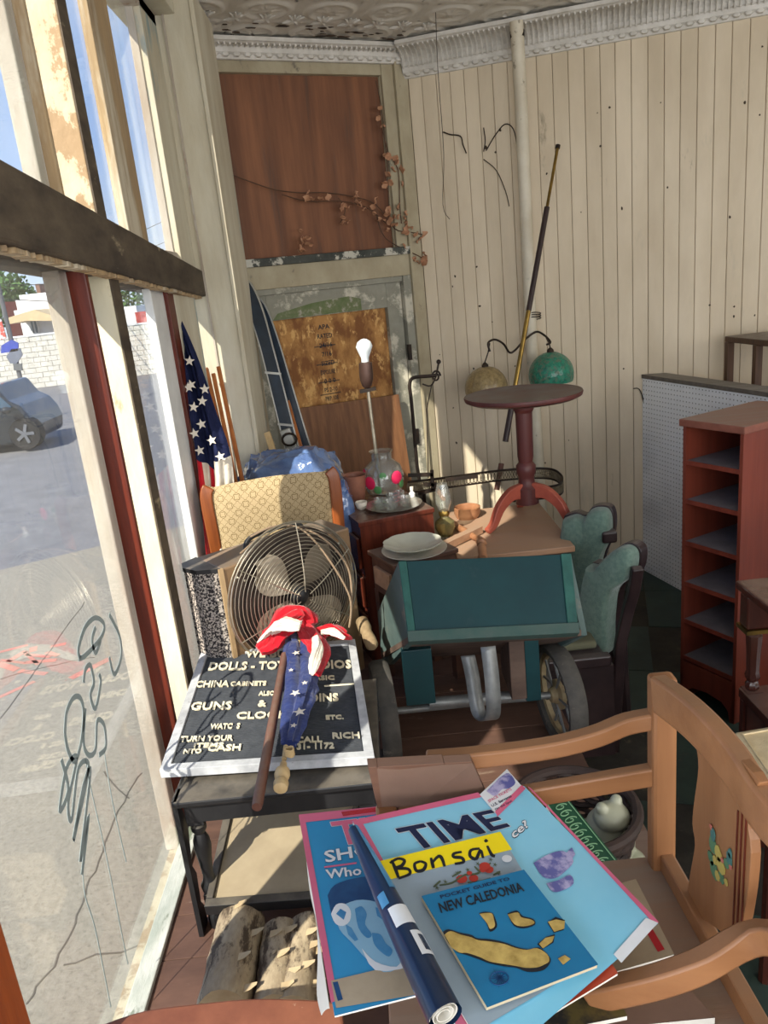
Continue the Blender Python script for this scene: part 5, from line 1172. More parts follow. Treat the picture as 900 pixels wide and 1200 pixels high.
# tan ceramic insulator-like piece beside the letter board
a = PY(424, 728, 2.42); b = PY(441, 768, 2.25)
MB().lathe([(.018, 0), (.03, .01), (.03, .04), (.022, .06), (.028, .10), (.028, .15), (.02, .17)], (b.x+.0, b.y+.02, PL+.0), seg=16).build('post_stub', m_dkw, None, 'dark stub standing under the tan wooden knob beside the letter board', 'post')
t = thing('tan_knob', (a.x, a.y, a.z), 'tan turned wooden piece wedged between the letter board and the cart', 'wood piece')
MB().lathe([(.013, -.01), (.022, -.0), (.023, .04), (.018, .06), (.022, .10), (.021, .13), (.013, .14)], a+Vector((0, 0, .0)), (b-a), 18).build('turned_piece', m_trb_, t)

# ================================================================ GREEN CHAIRS
m_grn = mat('sage_green_upholstery', (108, 130, 118), (86, 110, 100), .9, 60, bump=.35, sheen=.4, spec=.15, bscale=220)
m_dfr = mat('dark_carved_chair_frame', (52, 38, 38), (34, 24, 26), .35, 9, bump=.1, dust=(110, 100, 98), dl=.6)
def greenchair(outline, Y0, Y1, label, seatpx, ybot):
    """outline px of the padded back; Y0 at left edge, Y1 at right edge"""
    xs = [p[0] for p in outline]; xl, xr = min(xs), max(xs)
    P_ = [PY(x, y, Y0+(Y1-Y0)*(x-xl)/(xr-xl)) for x, y in outline]
    A = min(P_, key=lambda p: p.x); B = max(P_, key=lambda p: p.x); X = Vector((B.x-A.x, B.y-A.y, 0)).normalized(); F_ = Fr((A.x, A.y, 0), X, (0, 0, 1)); F_.Z = Vector((X.y, -X.x, 0)).normalized()
    pp2 = [((p-F_.o).dot(X), p.z) for p in P_]; pp2 = [(q.x, q.y) for q in smooth_path([Vector((a, b, 0)) for a, b in pp2+[pp2[0]]], 4)][:-1]
    t = thing('upholstered_chair', F_((B-A).length/2, 0, -.2), label, 'chair', 'two green upholstered chairs')
    cu = sum(p[0] for p in pp2)/len(pp2); cv = sum(p[1] for p in pp2)/len(pp2)
    def ring(k, w_): return [F_(cu+(u-cu)*k, cv+(v-cv)*k, w_) for u, v in pp2]
    n = len(pp2); rings = [ring(1.0, -.02), ring(1.0, .015), ring(.97, .035), ring(.88, .05), ring(.6, .058), ring(.2, .06)]
    vs = sum(rings, []); fs = [(r*n+i, r*n+(i+1) % n, (r+1)*n+(i+1) % n, (r+1)*n+i) for r in range(len(rings)-1) for i in range(n)]+[tuple((len(rings)-1)*n+i for i in range(n))]
    mb = MB(); mb.add(vs, fs, True); mb.build('padded_back', m_grn, t)
    mb = MB(); mb.prism([(cu+(u-cu)*1.07, cv+(v-cv)*1.03) for u, v in pp2], F_, -.065, -.018); mb.build('carved_frame', m_dfr, t, bevel=.004)
    return t, F_, pp2
t1, G1, q1_ = greenchair([(662, 607), (675, 603), (686, 606), (692, 598), (702, 595), (713, 598), (717, 612), (715, 632), (706, 655), (702, 700), (700, 745), (664, 752), (655, 740), (655, 660)], 3.02, 2.90, 'rear green upholstered chair with scalloped back, nearer the wall', 0, 0)
t2, G2, q2_ = greenchair([(693, 661), (703, 662), (712, 652), (726, 641), (738, 640), (746, 650), (742, 674), (724, 690), (719, 720), (715, 764), (690, 762), (685, 720), (686, 690)], 2.66, 2.50, 'front green upholstered chair with scalloped back, nearest the red shelf unit', 0, 0)
for t_, F_, y_ in ((t1, G1, 2.9), (t2, G2, 2.55)):
    Wc = max(u for u, v in (q1_ if t_ is t1 else q2_)); 
    z_s = .42
    for u in (0, Wc*.4): MB().tube(smooth_path([F_(.05+u*.7, z_s+.02, -.075), F_(.05+u*.7, .3, -.08), F_(.05+u*.7, 0, -.11)], 4), [.022]*9, 8).build('back_leg', m_dfr, t_)
# shared look: seats with rails towards the cart
a, b = PZ(640, 774, .46), PZ(718, 771, .46)
MB().box((a.x, a.y-.02, .42), (b.x, a.y+.02, .462)).build('seat_rail', m_dfr, t2, bevel=.006)
MB().box((a.x+.01, a.y+.02, .40), (b.x-.01, 2.72, .45)).build('seat', m_dfr, t2, bevel=.01)
MB().box((a.x, a.y-.01, .05), (b.x+.01, a.y+.01, .42)).build('front_apron', m_dfr, t2)
a, b = PZ(655, 712, .52), PZ(690, 708, .52)
MB().box((a.x-.03, a.y-.015, .48), (b.x+.05, a.y+.02, .522)).build('seat_rail', m_redwood, t1, bevel=.004)
MB().box((a.x-.02, a.y+.02, .44), (b.x+.04, 2.93, .50)).build('seat', m_dfr, t1)
p = [PY(727, 753, 2.5), PY(736, 715, 2.5), PY(743, 690, 2.48), PY(747, 665, 2.46)]
MB().strip([Vector((p[0].x-.02, p[0].y+.04, .0))]+smooth_path(p, 4), .03, .04, (1, 0, 0)).build('side_stile', m_dfr, t2, bevel=.006)
p = PY(713, 628, 2.88); MB().cbox(tuple(p), (.06, .05, .05)).build('carved_ear', m_dfr, t1, bevel=.01)
p = PY(660, 745, 2.75); 
mb = MB(); pv = [PY(640, 760, 2.5), PY(700, 762, 2.5), PY(690, 742, 2.62), PY(668, 735, 2.66), PY(648, 748, 2.6)]
mb.prism([(v.x, v.y) for v in pv], Fr((0, 0, .462)), 0, .03); mb.build('seat_cushion', mat('dull_olive_seat', (110, 108, 84), (90, 90, 72), .9), t2, bevel=.01)

# ================================================================ RED SHELF UNIT
m_cher = wood('cherry_red_veneer', (130, 60, 44), (104, 44, 32), 'z', .35, s=5); m_shg = mat('dusty_grey_shelf_top', (124, 118, 122), (106, 100, 104), .8, 8)
s0_, s1q = PZ(797, 818, 0), PZ(860, 850, 0); sx_ = Vector((s1q.x-s0_.x, s1q.y-s0_.y, 0)); sw = sx_.length
FS = Fr((s0_.x, s0_.y, 0), sx_, (0, 0, 1)); FS.Z = Vector((sx_.y, -sx_.x, 0)).normalized()
if FS.Z.x > 0: FS.Z = -FS.Z     # outward, towards the left
sh = PP(797, 492, s0_, FS.Z).z; dS = .44
m_side = wood('cherry_side_veneer', (126, 60, 44), (102, 44, 32), 'z', .35, s=4)
t = thing('shelf_unit', FS(sw/2, 0, -dS/2), 'tall open cherry red shelf unit with grey shelves beside the white pegboard', 'shelf')
MB().box((-.012, sh-.022, -dS-.0), (sw+.012, sh+.006, .012), FS).build('top_board', wood('dusty_cherry_top', (136, 84, 68), (118, 68, 54), 'x', .4, dust=(134, 108, 100), dl=.8), t, bevel=.004)
MB().box((0, 0, -dS), (.014, sh-.022, 0), FS).build('side_panel', m_side, t); MB().box((sw-.014, 0, -dS), (sw, sh-.022, 0), FS).build('side_panel', m_side, t)
MB().box((.014, .03, -dS), (sw-.014, sh-.022, -dS+.008), FS).build('back_panel', m_cher, t)
for k, py in enumerate((540, 586, 635, 683, 727, 770)):
    z = PP(806, py, s0_, FS.Z).z
    bd_ = MB().box((.014, z-.014, -dS+.01), (sw-.014, z, -.004), FS).build('shelf_board', m_shg, t)
    MB().box((.014, z-.016, -.004), (sw-.014, z+.001, .001), FS).build('front_edge', m_cher, bd_)
vz = PP(806, 772, s0_, FS.Z).z
mb = MB(); arc_ = [(.0, 0), (.02, 0), (.03, .05), (.06, .075), (sw/2, .085), (sw-.06, .075), (sw-.03, .05), (sw-.02, 0), (sw, 0), (sw, vz-.016), (0, vz-.016)]
mb.prism(arc_, FS, -.012, 0); mb.build('arched_plinth', m_cher, t)
# stand beyond the pegboard
m_dkb = wood('dark_brown_bronze_frame', (96, 66, 46), (66, 46, 34), 'z', .5, dust=(128, 120, 112), dl=.9)
a, b = PY(849, 394, 4.0), PY(905, 398, 3.6)
t = thing('tall_side_stand', (a.x+.3, 4.05, 0), 'tall thin brown stand with grey dusty top rising behind the pegboard', 'stand')
zt2 = a.z; Xd = Vector((b.x-a.x, b.y-a.y, 0)).normalized(); Fg = Fr((a.x, a.y, 0), Xd, (-Xd.y, Xd.x, 0))
MB().box((0, 0, zt2-.03), (.55, .34, zt2), Fg).build('stand_top', m_dkb, t, bevel=.006)
for u, v in ((.015, .02), (.26, .02), (.53, .02), (.015, .32), (.53, .32)): MB().bar(Fg(u, v, 0), Fg(u, v, zt2-.03), .035, .03, Xd).build('leg', m_dkb, t)
# dark turned-leg table at the right edge
m_dmah = mat('dark_mahogany_gloss', (82, 40, 30), (56, 26, 20), .25, 8, (1, 1, .3), .1, coat=.4, dust=(130, 104, 92), dl=.5)
y_ = 1.95; a = PY(880, 733, y_); b = PY(883, 808, y_)
t = thing('turned_leg_table', (a.x+.25, y_+.2, 0), 'dark glossy table with fluted turned leg at the right edge of the picture', 'table')
z2 = a.z
MB().box((a.x-.025, y_-.03, z2), (a.x+.55, y_+.02, z2+.10)).build('carved_apron', m_dmah, t, bevel=.006)
MB().box((a.x-.03, y_-.42, z2+.10), (a.x+.58, y_+.04, z2+.125)).build('tabletop', m_dmah, t, bevel=.006)
MB().box((a.x-.028, y_-.035, z2-.012), (a.x+.05, y_+.03, z2)).build('brass_band', m_brass, t)
for dx in (.01, .52):
    for dy in (0, -.38):
        mb = MB(); z0q = b.z; hq = z2-z0q
        mb.lathe([(.013, 0), (.019, .01), (.019, .02), (.013, .03), (.021, .045), (.017, .06), (.019, hq*.6), (.022, hq*.86), (.015, hq*.88), (.023, hq*.92), (.016, hq*.95), (.023, hq)], (a.x+dx, y_+dy, z0q), seg=16, wob=lambda th: 1+.05*math.cos(8*th)); mb.bar((a.x+dx, y_+dy, 0), (a.x+dx, y_+dy, z0q+.002), .045, .045, (1, 0, 0)); mb.build('turned_leg', m_dmah, t)
MB().box((a.x-.02, y_-.40, b.z-.03), (a.x+.55, y_+.02, b.z)).build('lower_shelf', m_dmah, t, bevel=.004)
MB().box((a.x-.02, y_-.012, .03), (a.x+.55, y_+.0, b.z-.03)).build('panel', m_dmah, t)
a = PZ(856, 856, .60)
t = thing('cream_seat_pad', (a.x+.2, a.y-.1, 0), 'cream embossed seat pad on a low stool at the right edge', 'stool')
q = Quad(PZ(905, 925, .60), PZ(985, 900, .60), PZ(960, 840, .60), PZ(858, 857, .60))
m_cp = mat('cream_embossed_vinyl', (232, 212, 172), (216, 194, 152), .5, 30, bump=.3)
mb = MB(); mb.hexa([q(0, 0, -.05), q(1, 0, -.05), q(1, 1, -.05), q(0, 1, -.05), q(0, 0, 0), q(1, 0, 0), q(1, 1, 0), q(0, 1, 0)]); mb.build('pad', m_cp, t, bevel=.012)
mb = MB(); mb.tube([q(u, v, .002) for u, v in ((.08, .1), (.92, .1), (.92, .9), (.08, .9))], .003, 5, closed=True); mb.build('piping', m_cp, t)
for u, v in ((.1, .1), (.9, .1), (.9, .9), (.1, .9)): p = q(u, v, -.05); MB().tube([(p.x, p.y, 0), p], .016, 8).build('leg', m_dmah, t)

# ================================================================ CHILD'S ARMCHAIR WITH THE MAGAZINES
m_ch = wood('honey_maple_chair', (158, 110, 72), (128, 84, 52), 'x', .4, s=4, dust=(150, 118, 92), dl=.5)
m_chz = wood('honey_maple_upright', (160, 112, 74), (130, 86, 54), 'z', .4, s=4)
SZc = 1.06
pbx = PZ(775, 1012, SZc); px_, py_ = pbx.x, pbx.y
t = thing('child_armchair', (px_-.13, py_-.15, .74), 'small honey coloured wooden armchair with a painted decal, holding the magazines', 'chair')
ptop = PY(771, 792, py_)
MB().strip([(px_, py_, .76), (px_, py_, SZc), (px_, py_, ptop.z)], .030, .024, (0, 1, 0), False).build('rear_post', m_chz, t, bevel=.005)
ny = .47
MB().strip([(px_+.015, ny, .76), (px_+.015, ny, ptop.z-.06)], .030, .024, (0, 1, 0), False).build('rear_post', m_chz, t, bevel=.005)
# crest rail: bowed board between the posts
cr0, cr1_ = PY(772, 812, py_-.01), Vector((px_+.02, ny, ptop.z-.03))
P_ = [cr0, PZ(815, 845, 1.325), PZ(860, 895, 1.32), PZ(905, 960, 1.31), cr1_+Vector((.02, 0, 0))]
MB().strip(smooth_path(P_, 5), .020, .045, (0, 0, 1)).build('crest_rail', m_ch, t, bevel=.004)
# splat with wavy edge and decal
ym = (PZ(838, 1090, SZc)).y; yA, yB = PZ(805, 1040, SZc+.02).y, PZ(885, 1120, SZc+.02).y
xsp = px_+.004
def SPt(px, py): p = PX(px, py, xsp); return (p.y, p.z)
pol = [(812, 838), (815, 870), (818, 900), (813, 940), (811, 965), (814, 990), (809, 1020), (806, 1045), (812, 1065), (835, 1085), (862, 1098), (874, 1060), (880, 1000), (876, 960), (884, 930), (882, 905)]
pv = [SPt(*p) for p in pol]; pv = [(q.x, q.y) for q in smooth_path([Vector((a, b, 0)) for a, b in pv+[pv[0]]], 3)][:-1]
FX_ = lambda u, v, w: Vector((xsp-w, u, v))
mb = MB(); mb.prism(pv, FX_, -.010, .0); mb.build('splat', m_chz, t, bevel=.001)
mb = MB()
for x in (866, 871, 876): a = SPt(x, 950); b = SPt(x-6, 1085); mb.bar(FX_(a[0], a[1], .001), FX_(b[0], b[1], .001), .002, .001, (1, 0, 0))
mb.build('carved_groove', m_redwood, t, kind='stuff')
m_dc = [mat('decal_green', (92, 132, 92), (72, 112, 84), .5, bump=0), mat('decal_yellow', (196, 178, 96), (170, 150, 76), .5, bump=0), mat('decal_teal', (70, 116, 110), None, .5, bump=0), mat('decal_pink', (190, 110, 96), None, .5, bump=0)]
dec = [MB() for _ in range(4)]
def blob(k, px, py, r_, w_=.0012, sq=1.0, rot=0):
    c = SPt(px, py); n = 9
    dec[k].prism([(c[0]+math.cos(rot+i*2*PI/n)*r_*R.uniform(.75, 1.15), c[1]+math.sin(rot+i*2*PI/n)*r_*sq*R.uniform(.75, 1.15)) for i in range(n)], FX_, w_-.001, w_)
for px, py, r_ in ((836, 990, .010), (834, 1005, .008), (838, 1020, .010), (846, 1028, .007), (852, 1012, .006)): blob(0, px, py, r_)
for px, py, r_ in ((843, 1000, .008), (846, 1014, .009), (842, 1026, .006), (852, 1034, .004), (839, 1008, .005)): blob(1, px, py, r_, .0016)
for px, py, r_ in ((837, 978, .006), (856, 1006, .006), (857, 1000, .004)): blob(2, px, py, r_, .0019, 1.4)
for px, py, r_ in ((835, 969, .003), (858, 1016, .003), (848, 1008, .003)): blob(3, px, py, r_, .0022)
for k in range(4): dec[k].build('decal_'+['green', 'yellow', 'teal', 'pink'][k], m_dc[k], t)
# arms and side rails
P_ = [PZ(760, 838, 1.270), PZ(735, 848, 1.262), PZ(700, 862, 1.252), PZ(660, 873, 1.244), PZ(620, 880, 1.240), PZ(580, 885, 1.238), PZ(540, 889, 1.238), PZ(500, 892, 1.236)]
P_[0] = Vector((px_, py_, 1.272)); PA = smooth_path(P_, 4)
MB().strip(PA, .020, .022).build('far_arm', m_ch, t, bevel=.003)
P2 = [Vector((px_, py_, 1.195)), PZ(690, 920, 1.178), PZ(600, 934, 1.17)]
P2[2] = Vector((-.02, py_-.0, 1.17)); P2[1] = Vector((.12, py_, 1.18))
MB().strip(P2, .016, .026, smooth=False).build('side_rail', m_ch, t, bevel=.003)
P3 = [Vector((px_+.015, ny+.02, 1.235)), PZ(890, 1098, 1.20), PZ(820, 1132, 1.165), PZ(770, 1150, 1.14), PZ(720, 1162, 1.115), PZ(690, 1168, 1.10)]
MB().strip(smooth_path(P3, 5), .020, .026).build('near_arm', m_ch, t, bevel=.003)
MB().strip([(-.035, py_, .76), (-.035, py_, 1.185)], .026, .026, (0, 1, 0), False).build('front_post', m_chz, t, bevel=.004)
MB().strip([(.10, ny+.05, .76), (.10, ny+.05, 1.145)], .026, .026, (0, 1, 0), False).build('front_post', m_chz, t, bevel=.004)
# seat
sq = [(px_+.022, py_+.015), (px_+.03, ny-.12), (-.05, ny-.12), (-.05, py_+.015)]
MB().prism([(a, b) for a, b in sq], Fr((0, 0, SZc-.018)), 0, .018).build('seat', wood('dusty_seat_board', (150, 112, 86), (126, 92, 70), 'x', .6, dust=(140, 122, 108), dl=.9), t, bevel=.002)
MB().bar((px_+.002, py_+.0, SZc+.012), (px_+.012, ny-.12, SZc+.012), .016, .024).build('back_bottom_rail', m_ch, t, bevel=.002)
# chest beneath
MB().box((-.10, .28, 0.0+.0), (.44, py_+.06, .755)).build('dark_chest', m_black, None, 'black chest under the small wooden armchair', 'chest')

# ---- shallow brown tray resting on the arm
m_try = wood('brown_tray_wood', (122, 86, 66), (98, 68, 52), 'x', .6, dust=(128, 104, 90), dl=.6); m_trb = mat('brown_hardboard', (124, 96, 80), (110, 84, 70), .8)
q = Quad(PZ(448, 968, 1.135), PZ(582, 948, 1.135), PZ(553, 883, 1.262), PZ(430, 890, 1.262))
t = thing('wooden_tray', q(.5, .5), 'small shallow brown wooden tray resting on the chair arm above the magazines', 'tray')
def qb(Q_, u0, v0, u1, v1, w0, w1): return MB().hexa([Q_(u0, v0, w0), Q_(u1, v0, w0), Q_(u1, v1, w0), Q_(u0, v1, w0), Q_(u0, v0, w1), Q_(u1, v0, w1), Q_(u1, v1, w1), Q_(u0, v1, w1)])
qb(q, .02, .02, .98, .98, -.012, -.008).build('tray_base', m_trb, t)
for a_ in ((0, 0, .09, 1), (.72, .1, .98, 1), (.09, .92, .72, 1), (.09, 0, .98, .08)):
    qb(q, *a_, -.012, .002 if a_[0] != .72 else 0).build('rim', m_try, t, bevel=.001)

# ================================================================ PRINTED MATTER
def quadpx(bl_, br_, tr_, tl_, z): 
    zz = z if hasattr(z, '__len__') else (z,)*4
    a, b, c = PZ(*bl_, zz[0]), PZ(*br_, zz[1]), PZ(*tr_, zz[2])
    return Quad(a, b, c, PP(*tl_, a, (b-a).cross(c-a).normalized()))          # flat: the fourth corner lies in the plane of the other three
def onq(Q_, off, *c): return Quad(*[PP(*p, Q_.p[0]+Q_.n*off, Q_.n) for p in c])  # a sheet lying on another one
def magazine(name, Q_, th, cover, label, cat='magazine', curl=0, pages=m_paper):
    t = thing(name, Q_(.5, .5, -th), label, cat)
    f = lambda u, v, w=0: Q_(u, v, w+curl*((2*u-1)**2)*.5)
    mb = MB(); nu = 10 if curl else 1
    mb.grid(lambda u, v: f(u, v, 0), nu, 1); mb.grid(lambda u, v: f(1-u, v, -.0008), nu, 1)
    cv = mb.build('cover', cover, t)
    mb = MB(); 
    for i in range(nu):
        a, b = i/nu, (i+1)/nu; e = .006
        mb.hexa([f(a, e, -th), f(b, e, -th), f(b, 1-e, -th), f(a, 1-e, -th), f(a, e, -.001), f(b, e, -.001), f(b, 1-e, -.001), f(a, 1-e, -.001)])
    mb.build('pages', pages, t); return t, f, cv
def patch(f, poly, m, par, name='print', w=.0006, sub=1):
    mb = MB(); vs = [f(u, v, w) for u, v in poly]; mb.add(vs, [tuple(range(len(vs)))]); return mb.build(name, m, par)
def uvof(f, px, py, z=1.17):
    p0 = Vector((0, 0, H)); d = Vector(ray(px, py)); u = v = .5
    for _ in range(14):
        c = f(u, v); n_ = (f(u+.01, v)-c).cross(f(u, v+.01)-c); p = p0+d*((c-p0).dot(n_)/d.dot(n_)); du = (f(u+1e-3, v)-c)/1e-3; dv = (f(u, v+1e-3)-c)/1e-3; r_ = p-c
        A = np.array([[du.dot(du), du.dot(dv)], [du.dot(dv), dv.dot(dv)]]); s_ = np.linalg.solve(A, np.array([r_.dot(du), r_.dot(dv)])); u += s_[0]; v += s_[1]
    return u, v
def patchpx(f, pts, m, par, name='print', w=.0006):
    if len(pts) > 5 and 'footer' not in name: pts = [(q.x, q.y) for q in smooth_path([Vector((a, b, 0)) for a, b in pts+[pts[0]]], 3)][:-1]
    return patch(f, [uvof(f, x, y) for x, y in pts], m, par, name, w)
def textpx(f, tx, bl_, br_, tl_, m, par, name='lettering', w=.001, out=None, ow=.0):
    """text whose baseline runs bl->br in the photo and whose cap height reaches tl"""
    a, b, c = [uvof(f, *p) for p in (bl_, br_, tl_)]
    g = lambda u, v, w_: f(a[0]+(b[0]-a[0])*u+(c[0]-a[0])*v, a[1]+(b[1]-a[1])*u+(c[1]-a[1])*v, w_)
    mb = MB(); text(mb, tx, g, 0, 1, 0, 1, w)
    o = mb.build(name, m, par)
    if out:
        mb = MB()
        for dx, dy in ((-1, 0), (1, 0), (0, 1), (0, -1), (-.7, -.7), (.7, .7), (-.7, .7), (.7, -.7)): text(mb, tx, g, dx*ow, 1+dx*ow, dy*ow*4, 1+dy*ow*4, w-.0003)
        mb.build(name+'_outline', out, par)
    return o
m_cyan = mat('bright_cyan_cover', (142, 204, 228), (118, 192, 222), .3, 3, bump=0, coat=.3); m_cyan2 = mat('deep_cyan_cover', (36, 136, 188), (46, 146, 198), .3, 3, bump=0, coat=.3)
m_pk = mat('pink_cover_border', (214, 108, 140), (206, 98, 130), .35, bump=0, coat=.3); m_yel = mat('yellow_band', (246, 222, 20), (240, 214, 16), .4, bump=0); m_gry = mat('grey_blue_booklet_cover', (150, 166, 178), (138, 154, 168), .4, bump=0)
m_navy = mat('navy_ink', (22, 34, 70), None, .5, bump=0); m_sea = mat('worn_blue_map_cover', (24, 116, 160), (18, 102, 146), .45, 8, bump=.05, c3=(70, 130, 156), s3=14, lo3=.66, hi3=.74); m_land = mat('ochre_map_land', (196, 168, 96), (150, 124, 62), .5, 60, bump=0)
m_orr = mat('orange_red_cover', (196, 84, 54), (176, 68, 46), .4, bump=0); m_beig = mat('beige_book_cover', (178, 162, 138), (158, 142, 118), .7, 8); m_dkphoto = mat('dark_photo_cover', (44, 44, 44), (96, 86, 50), .4, 26, bump=0, lo=.5, hi=.62, c3=(120, 60, 60), s3=30, lo3=.66, hi3=.7)
m_lp = mat('pale_blue_print', (150, 196, 222), None, .4, bump=0); m_mid = mat('mid_blue_print', (58, 128, 178), (90, 152, 192), .4, 30, bump=0); m_wp = mat('white_print', (232, 236, 240), None, .4, bump=0); m_dbp = mat('dark_blue_print', (20, 62, 110), (34, 84, 130), .4, 30, bump=0); m_lil = mat('violet_ink_print', (96, 98, 160), (176, 170, 206), .4, 40, bump=0, lo=.45, hi=.55)
# bottom of the pile
Qb = quadpx((600, 1215), (838, 1192), (790, 1140), (640, 1150), 1.075)
magazine('flat_brown_book', Qb, .012, m_trb, 'flat plain brown book at the bottom of the pile near the lower right', 'book')
Qb = quadpx((610, 1215), (735, 1190), (700, 1120), (590, 1140), 1.10)
magazine('dark_photo_magazine', Qb, .006, m_dkphoto, 'magazine with a dark photographic cover under the orange one')
Qb = quadpx((680, 1150), (790, 1118), (745, 1030), (640, 1060), 1.108)
tb, fb2, cb = magazine('beige_book', Qb, .02, m_beig, 'old beige book with a red spine stripe right of the magazines', 'book')
patchpx(fb2, [(771, 1116), (779, 1113), (764, 1088), (757, 1092)], mat('red_stripe', (186, 30, 44), None, .5), tb, 'red_stripe')
Qb = quadpx((708, 1158), (782, 1134), (770, 1118), (700, 1142), 1.098)
magazine('white_booklet', Qb, .008, m_white, 'thin worn white booklet poking out below the beige book', 'booklet')
# green patterned book
Qb = quadpx((660, 975), (740, 1035), (700, 985), (640, 940), 1.0)
Qb = Quad(PZ(690, 1022, .755), PZ(724, 1008, .755), PZ(664, 934, .80), PZ(640, 944, .80))
tg, fg_, cg = magazine('green_book', Qb, .03, mat('dark_green_book_cloth', (22, 74, 48), (16, 60, 40), .5), 'dark green book with a scrolling border standing by the basket', 'book')
mb = MB()
for i in range(9):
    c = (.5, .06+.105*i); mb.tube([fg_(c[0]+.28*math.cos(a)*(1-a/11), c[1]+.045*math.sin(a)*(1-a/11), .0008) for a in np.linspace(0, 7.5, 18)], .0011, 4)
for u in (.08, .92): mb.tube([fg_(u, v, .0008) for v in (0, 1)], .001, 4)
mb.build('scroll_border', mat('pale_green_tooling', (130, 172, 130), None, .5), tg, kind='stuff')
# lower-left magazine with the portrait
Qm = quadpx((392, 1190), (510, 1160), (545, 935), (350, 955), (1.14, 1.14, 1.15, 1.15))
tm, fm, cm_ = magazine('portrait_magazine', Qm, .005, m_cyan2, 'leftmost blue news magazine with a pink border and a printed face', curl=.0)
patchpx(fm, [(350, 955), (545, 935), (545, 943), (358, 964)], m_pk, tm, 'pink_border'); patchpx(fm, [(350, 955), (358, 962), (396, 1172), (388, 1176)], m_pk, tm, 'pink_border', .0007)
patchpx(fm, [(400, 952), (500, 939), (502, 944), (402, 957)], m_red, tm, 'red_strip', .0008)
patchpx(fm, [(388, 1150), (512, 1120), (515, 1162), (394, 1182)], m_beig, tm, 'address_panel', .0008)
patchpx(fm, [(390, 1152), (396, 1151), (402, 1172), (396, 1174)], m_dbp, tm, 'corner_bar', .001)
textpx(fm, 'TIME', (397, 992), (500, 978), (387, 964), m_pk, tm, out=m_wp, ow=.006)
textpx(fm, 'SHOW', (382, 1012), (470, 996), (379, 998), m_wp, tm, out=m_dbp, ow=.006); textpx(fm, 'Who', (383, 1031), (424, 1026), (381, 1020), m_wp, tm, out=m_dbp, ow=.008)
patchpx(fm, [(380, 1016), (418, 1011), (418, 1013), (380, 1018)], m_pk, tm, 'underline', .0009)
# printed portrait in blue tints: hair, face, ear, collar
patchpx(fm, [(384, 1050), (392, 1038), (415, 1030), (440, 1030), (440, 1060), (425, 1062), (405, 1075), (392, 1082)], m_dbp, tm, 'printed_hair', .0008)
patchpx(fm, [(392, 1070), (405, 1060), (425, 1055), (450, 1062), (462, 1085), (468, 1110), (470, 1132), (450, 1140), (430, 1125), (412, 1105), (398, 1090)], m_lp, tm, 'printed_face', .0009)
patchpx(fm, [(388, 1072), (394, 1061), (404, 1060), (411, 1068), (410, 1080), (402, 1086), (393, 1083)], m_wp, tm, 'printed_ear', .0011); patchpx(fm, [(394, 1072), (399, 1066), (406, 1070), (403, 1079)], m_mid, tm, 'printed_ear_shade', .0013)
for pl_ in ([(416, 1066), (424, 1063), (430, 1072), (428, 1084), (436, 1096), (430, 1100), (420, 1088)], [(436, 1094), (446, 1096), (452, 1106), (460, 1114), (456, 1122), (446, 1116), (438, 1106)], [(440, 1064), (448, 1066), (454, 1076), (450, 1080), (442, 1074)], [(405, 1084), (412, 1088), (420, 1102), (416, 1104), (408, 1096)]): patchpx(fm, pl_, m_mid, tm, 'printed_tone', .0011)
patchpx(fm, [(424, 1112), (440, 1128), (465, 1134), (472, 1122), (478, 1134), (440, 1138)], m_wp, tm, 'printed_collar', .0012)
mb = MB(); ea, eb = PZ(357, 985, 1.138), PZ(386, 1182, 1.128); ed = (PZ(372, 1185, 1.10)-eb)
mb.slab(lambda u, v: ea.lerp(eb, v)+ed*u*(.55+.45*math.sin(v*9))*v+Vector((0, 0, -.01*u*u+.004*math.sin(v*14)*u)), 6, 26, .0006); mb.build('curled_page', m_paper, tm)
# main news magazine
Qm = quadpx((545, 1200), (770, 1082), (600, 905), (413, 962), (1.165, 1.165, 1.175, 1.175))
Qm = quadpx((568, 1245), (733, 1128), (590, 902), (413, 962), (1.165, 1.165, 1.175, 1.175))
# orange cover below
Qo = quadpx((560, 1240), (724, 1140), (660, 1040), (500, 1080), 1.155)
magazine('orange_magazine', Qo, .004, m_orr, 'orange red magazine edge showing under the blue map booklet')
Qm = quadpx((565, 1262), (771, 1082), (614, 921), (413, 962), (1.163, 1.163, 1.20, 0)); QM = Qm
tm, fm, cm_ = magazine('blue_news_magazine', Qm, .004, m_cyan, 'large blue news magazine with pink border and folded corner sticker, top of the pile')
patchpx(fm, [(413, 962), (560, 929), (566, 934), (426, 966)], m_pk, tm, 'pink_border'); patchpx(fm, [(413, 962), (425, 965), (500, 1100), (578, 1250), (565, 1262)], m_pk, tm, 'pink_border', .0007)
patchpx(fm, [(618, 922), (622, 924), (772, 1081), (768, 1085)], m_pk, tm, 'pink_border', .0007)
patchpx(fm, [(771, 1082), (728, 1129), (719, 1119), (757, 1076)], m_wp, tm, 'white_footer', .0008)
textpx(fm, 'TIME', (484, 998), (598, 969), (463, 972), m_navy, tm, out=m_wp, ow=.007)
textpx(fm, 'ce?', (602, 984), (620, 969), (597, 975), m_wp, tm, out=m_navy, ow=.02)
patchpx(fm, [(562, 932), (594, 902), (613, 924), (583, 957)], m_wp, tm, 'corner_sticker', .0012)
patchpx(fm, [(570, 928), (580, 918), (586, 912), (596, 907), (604, 918), (596, 925), (588, 926), (580, 934)], m_lil, tm, 'sticker_picture', .0014)
patchpx(fm, [(583, 958), (580, 952), (611, 921), (616, 925)], m_pk, tm, 'sticker_edge', .0015)
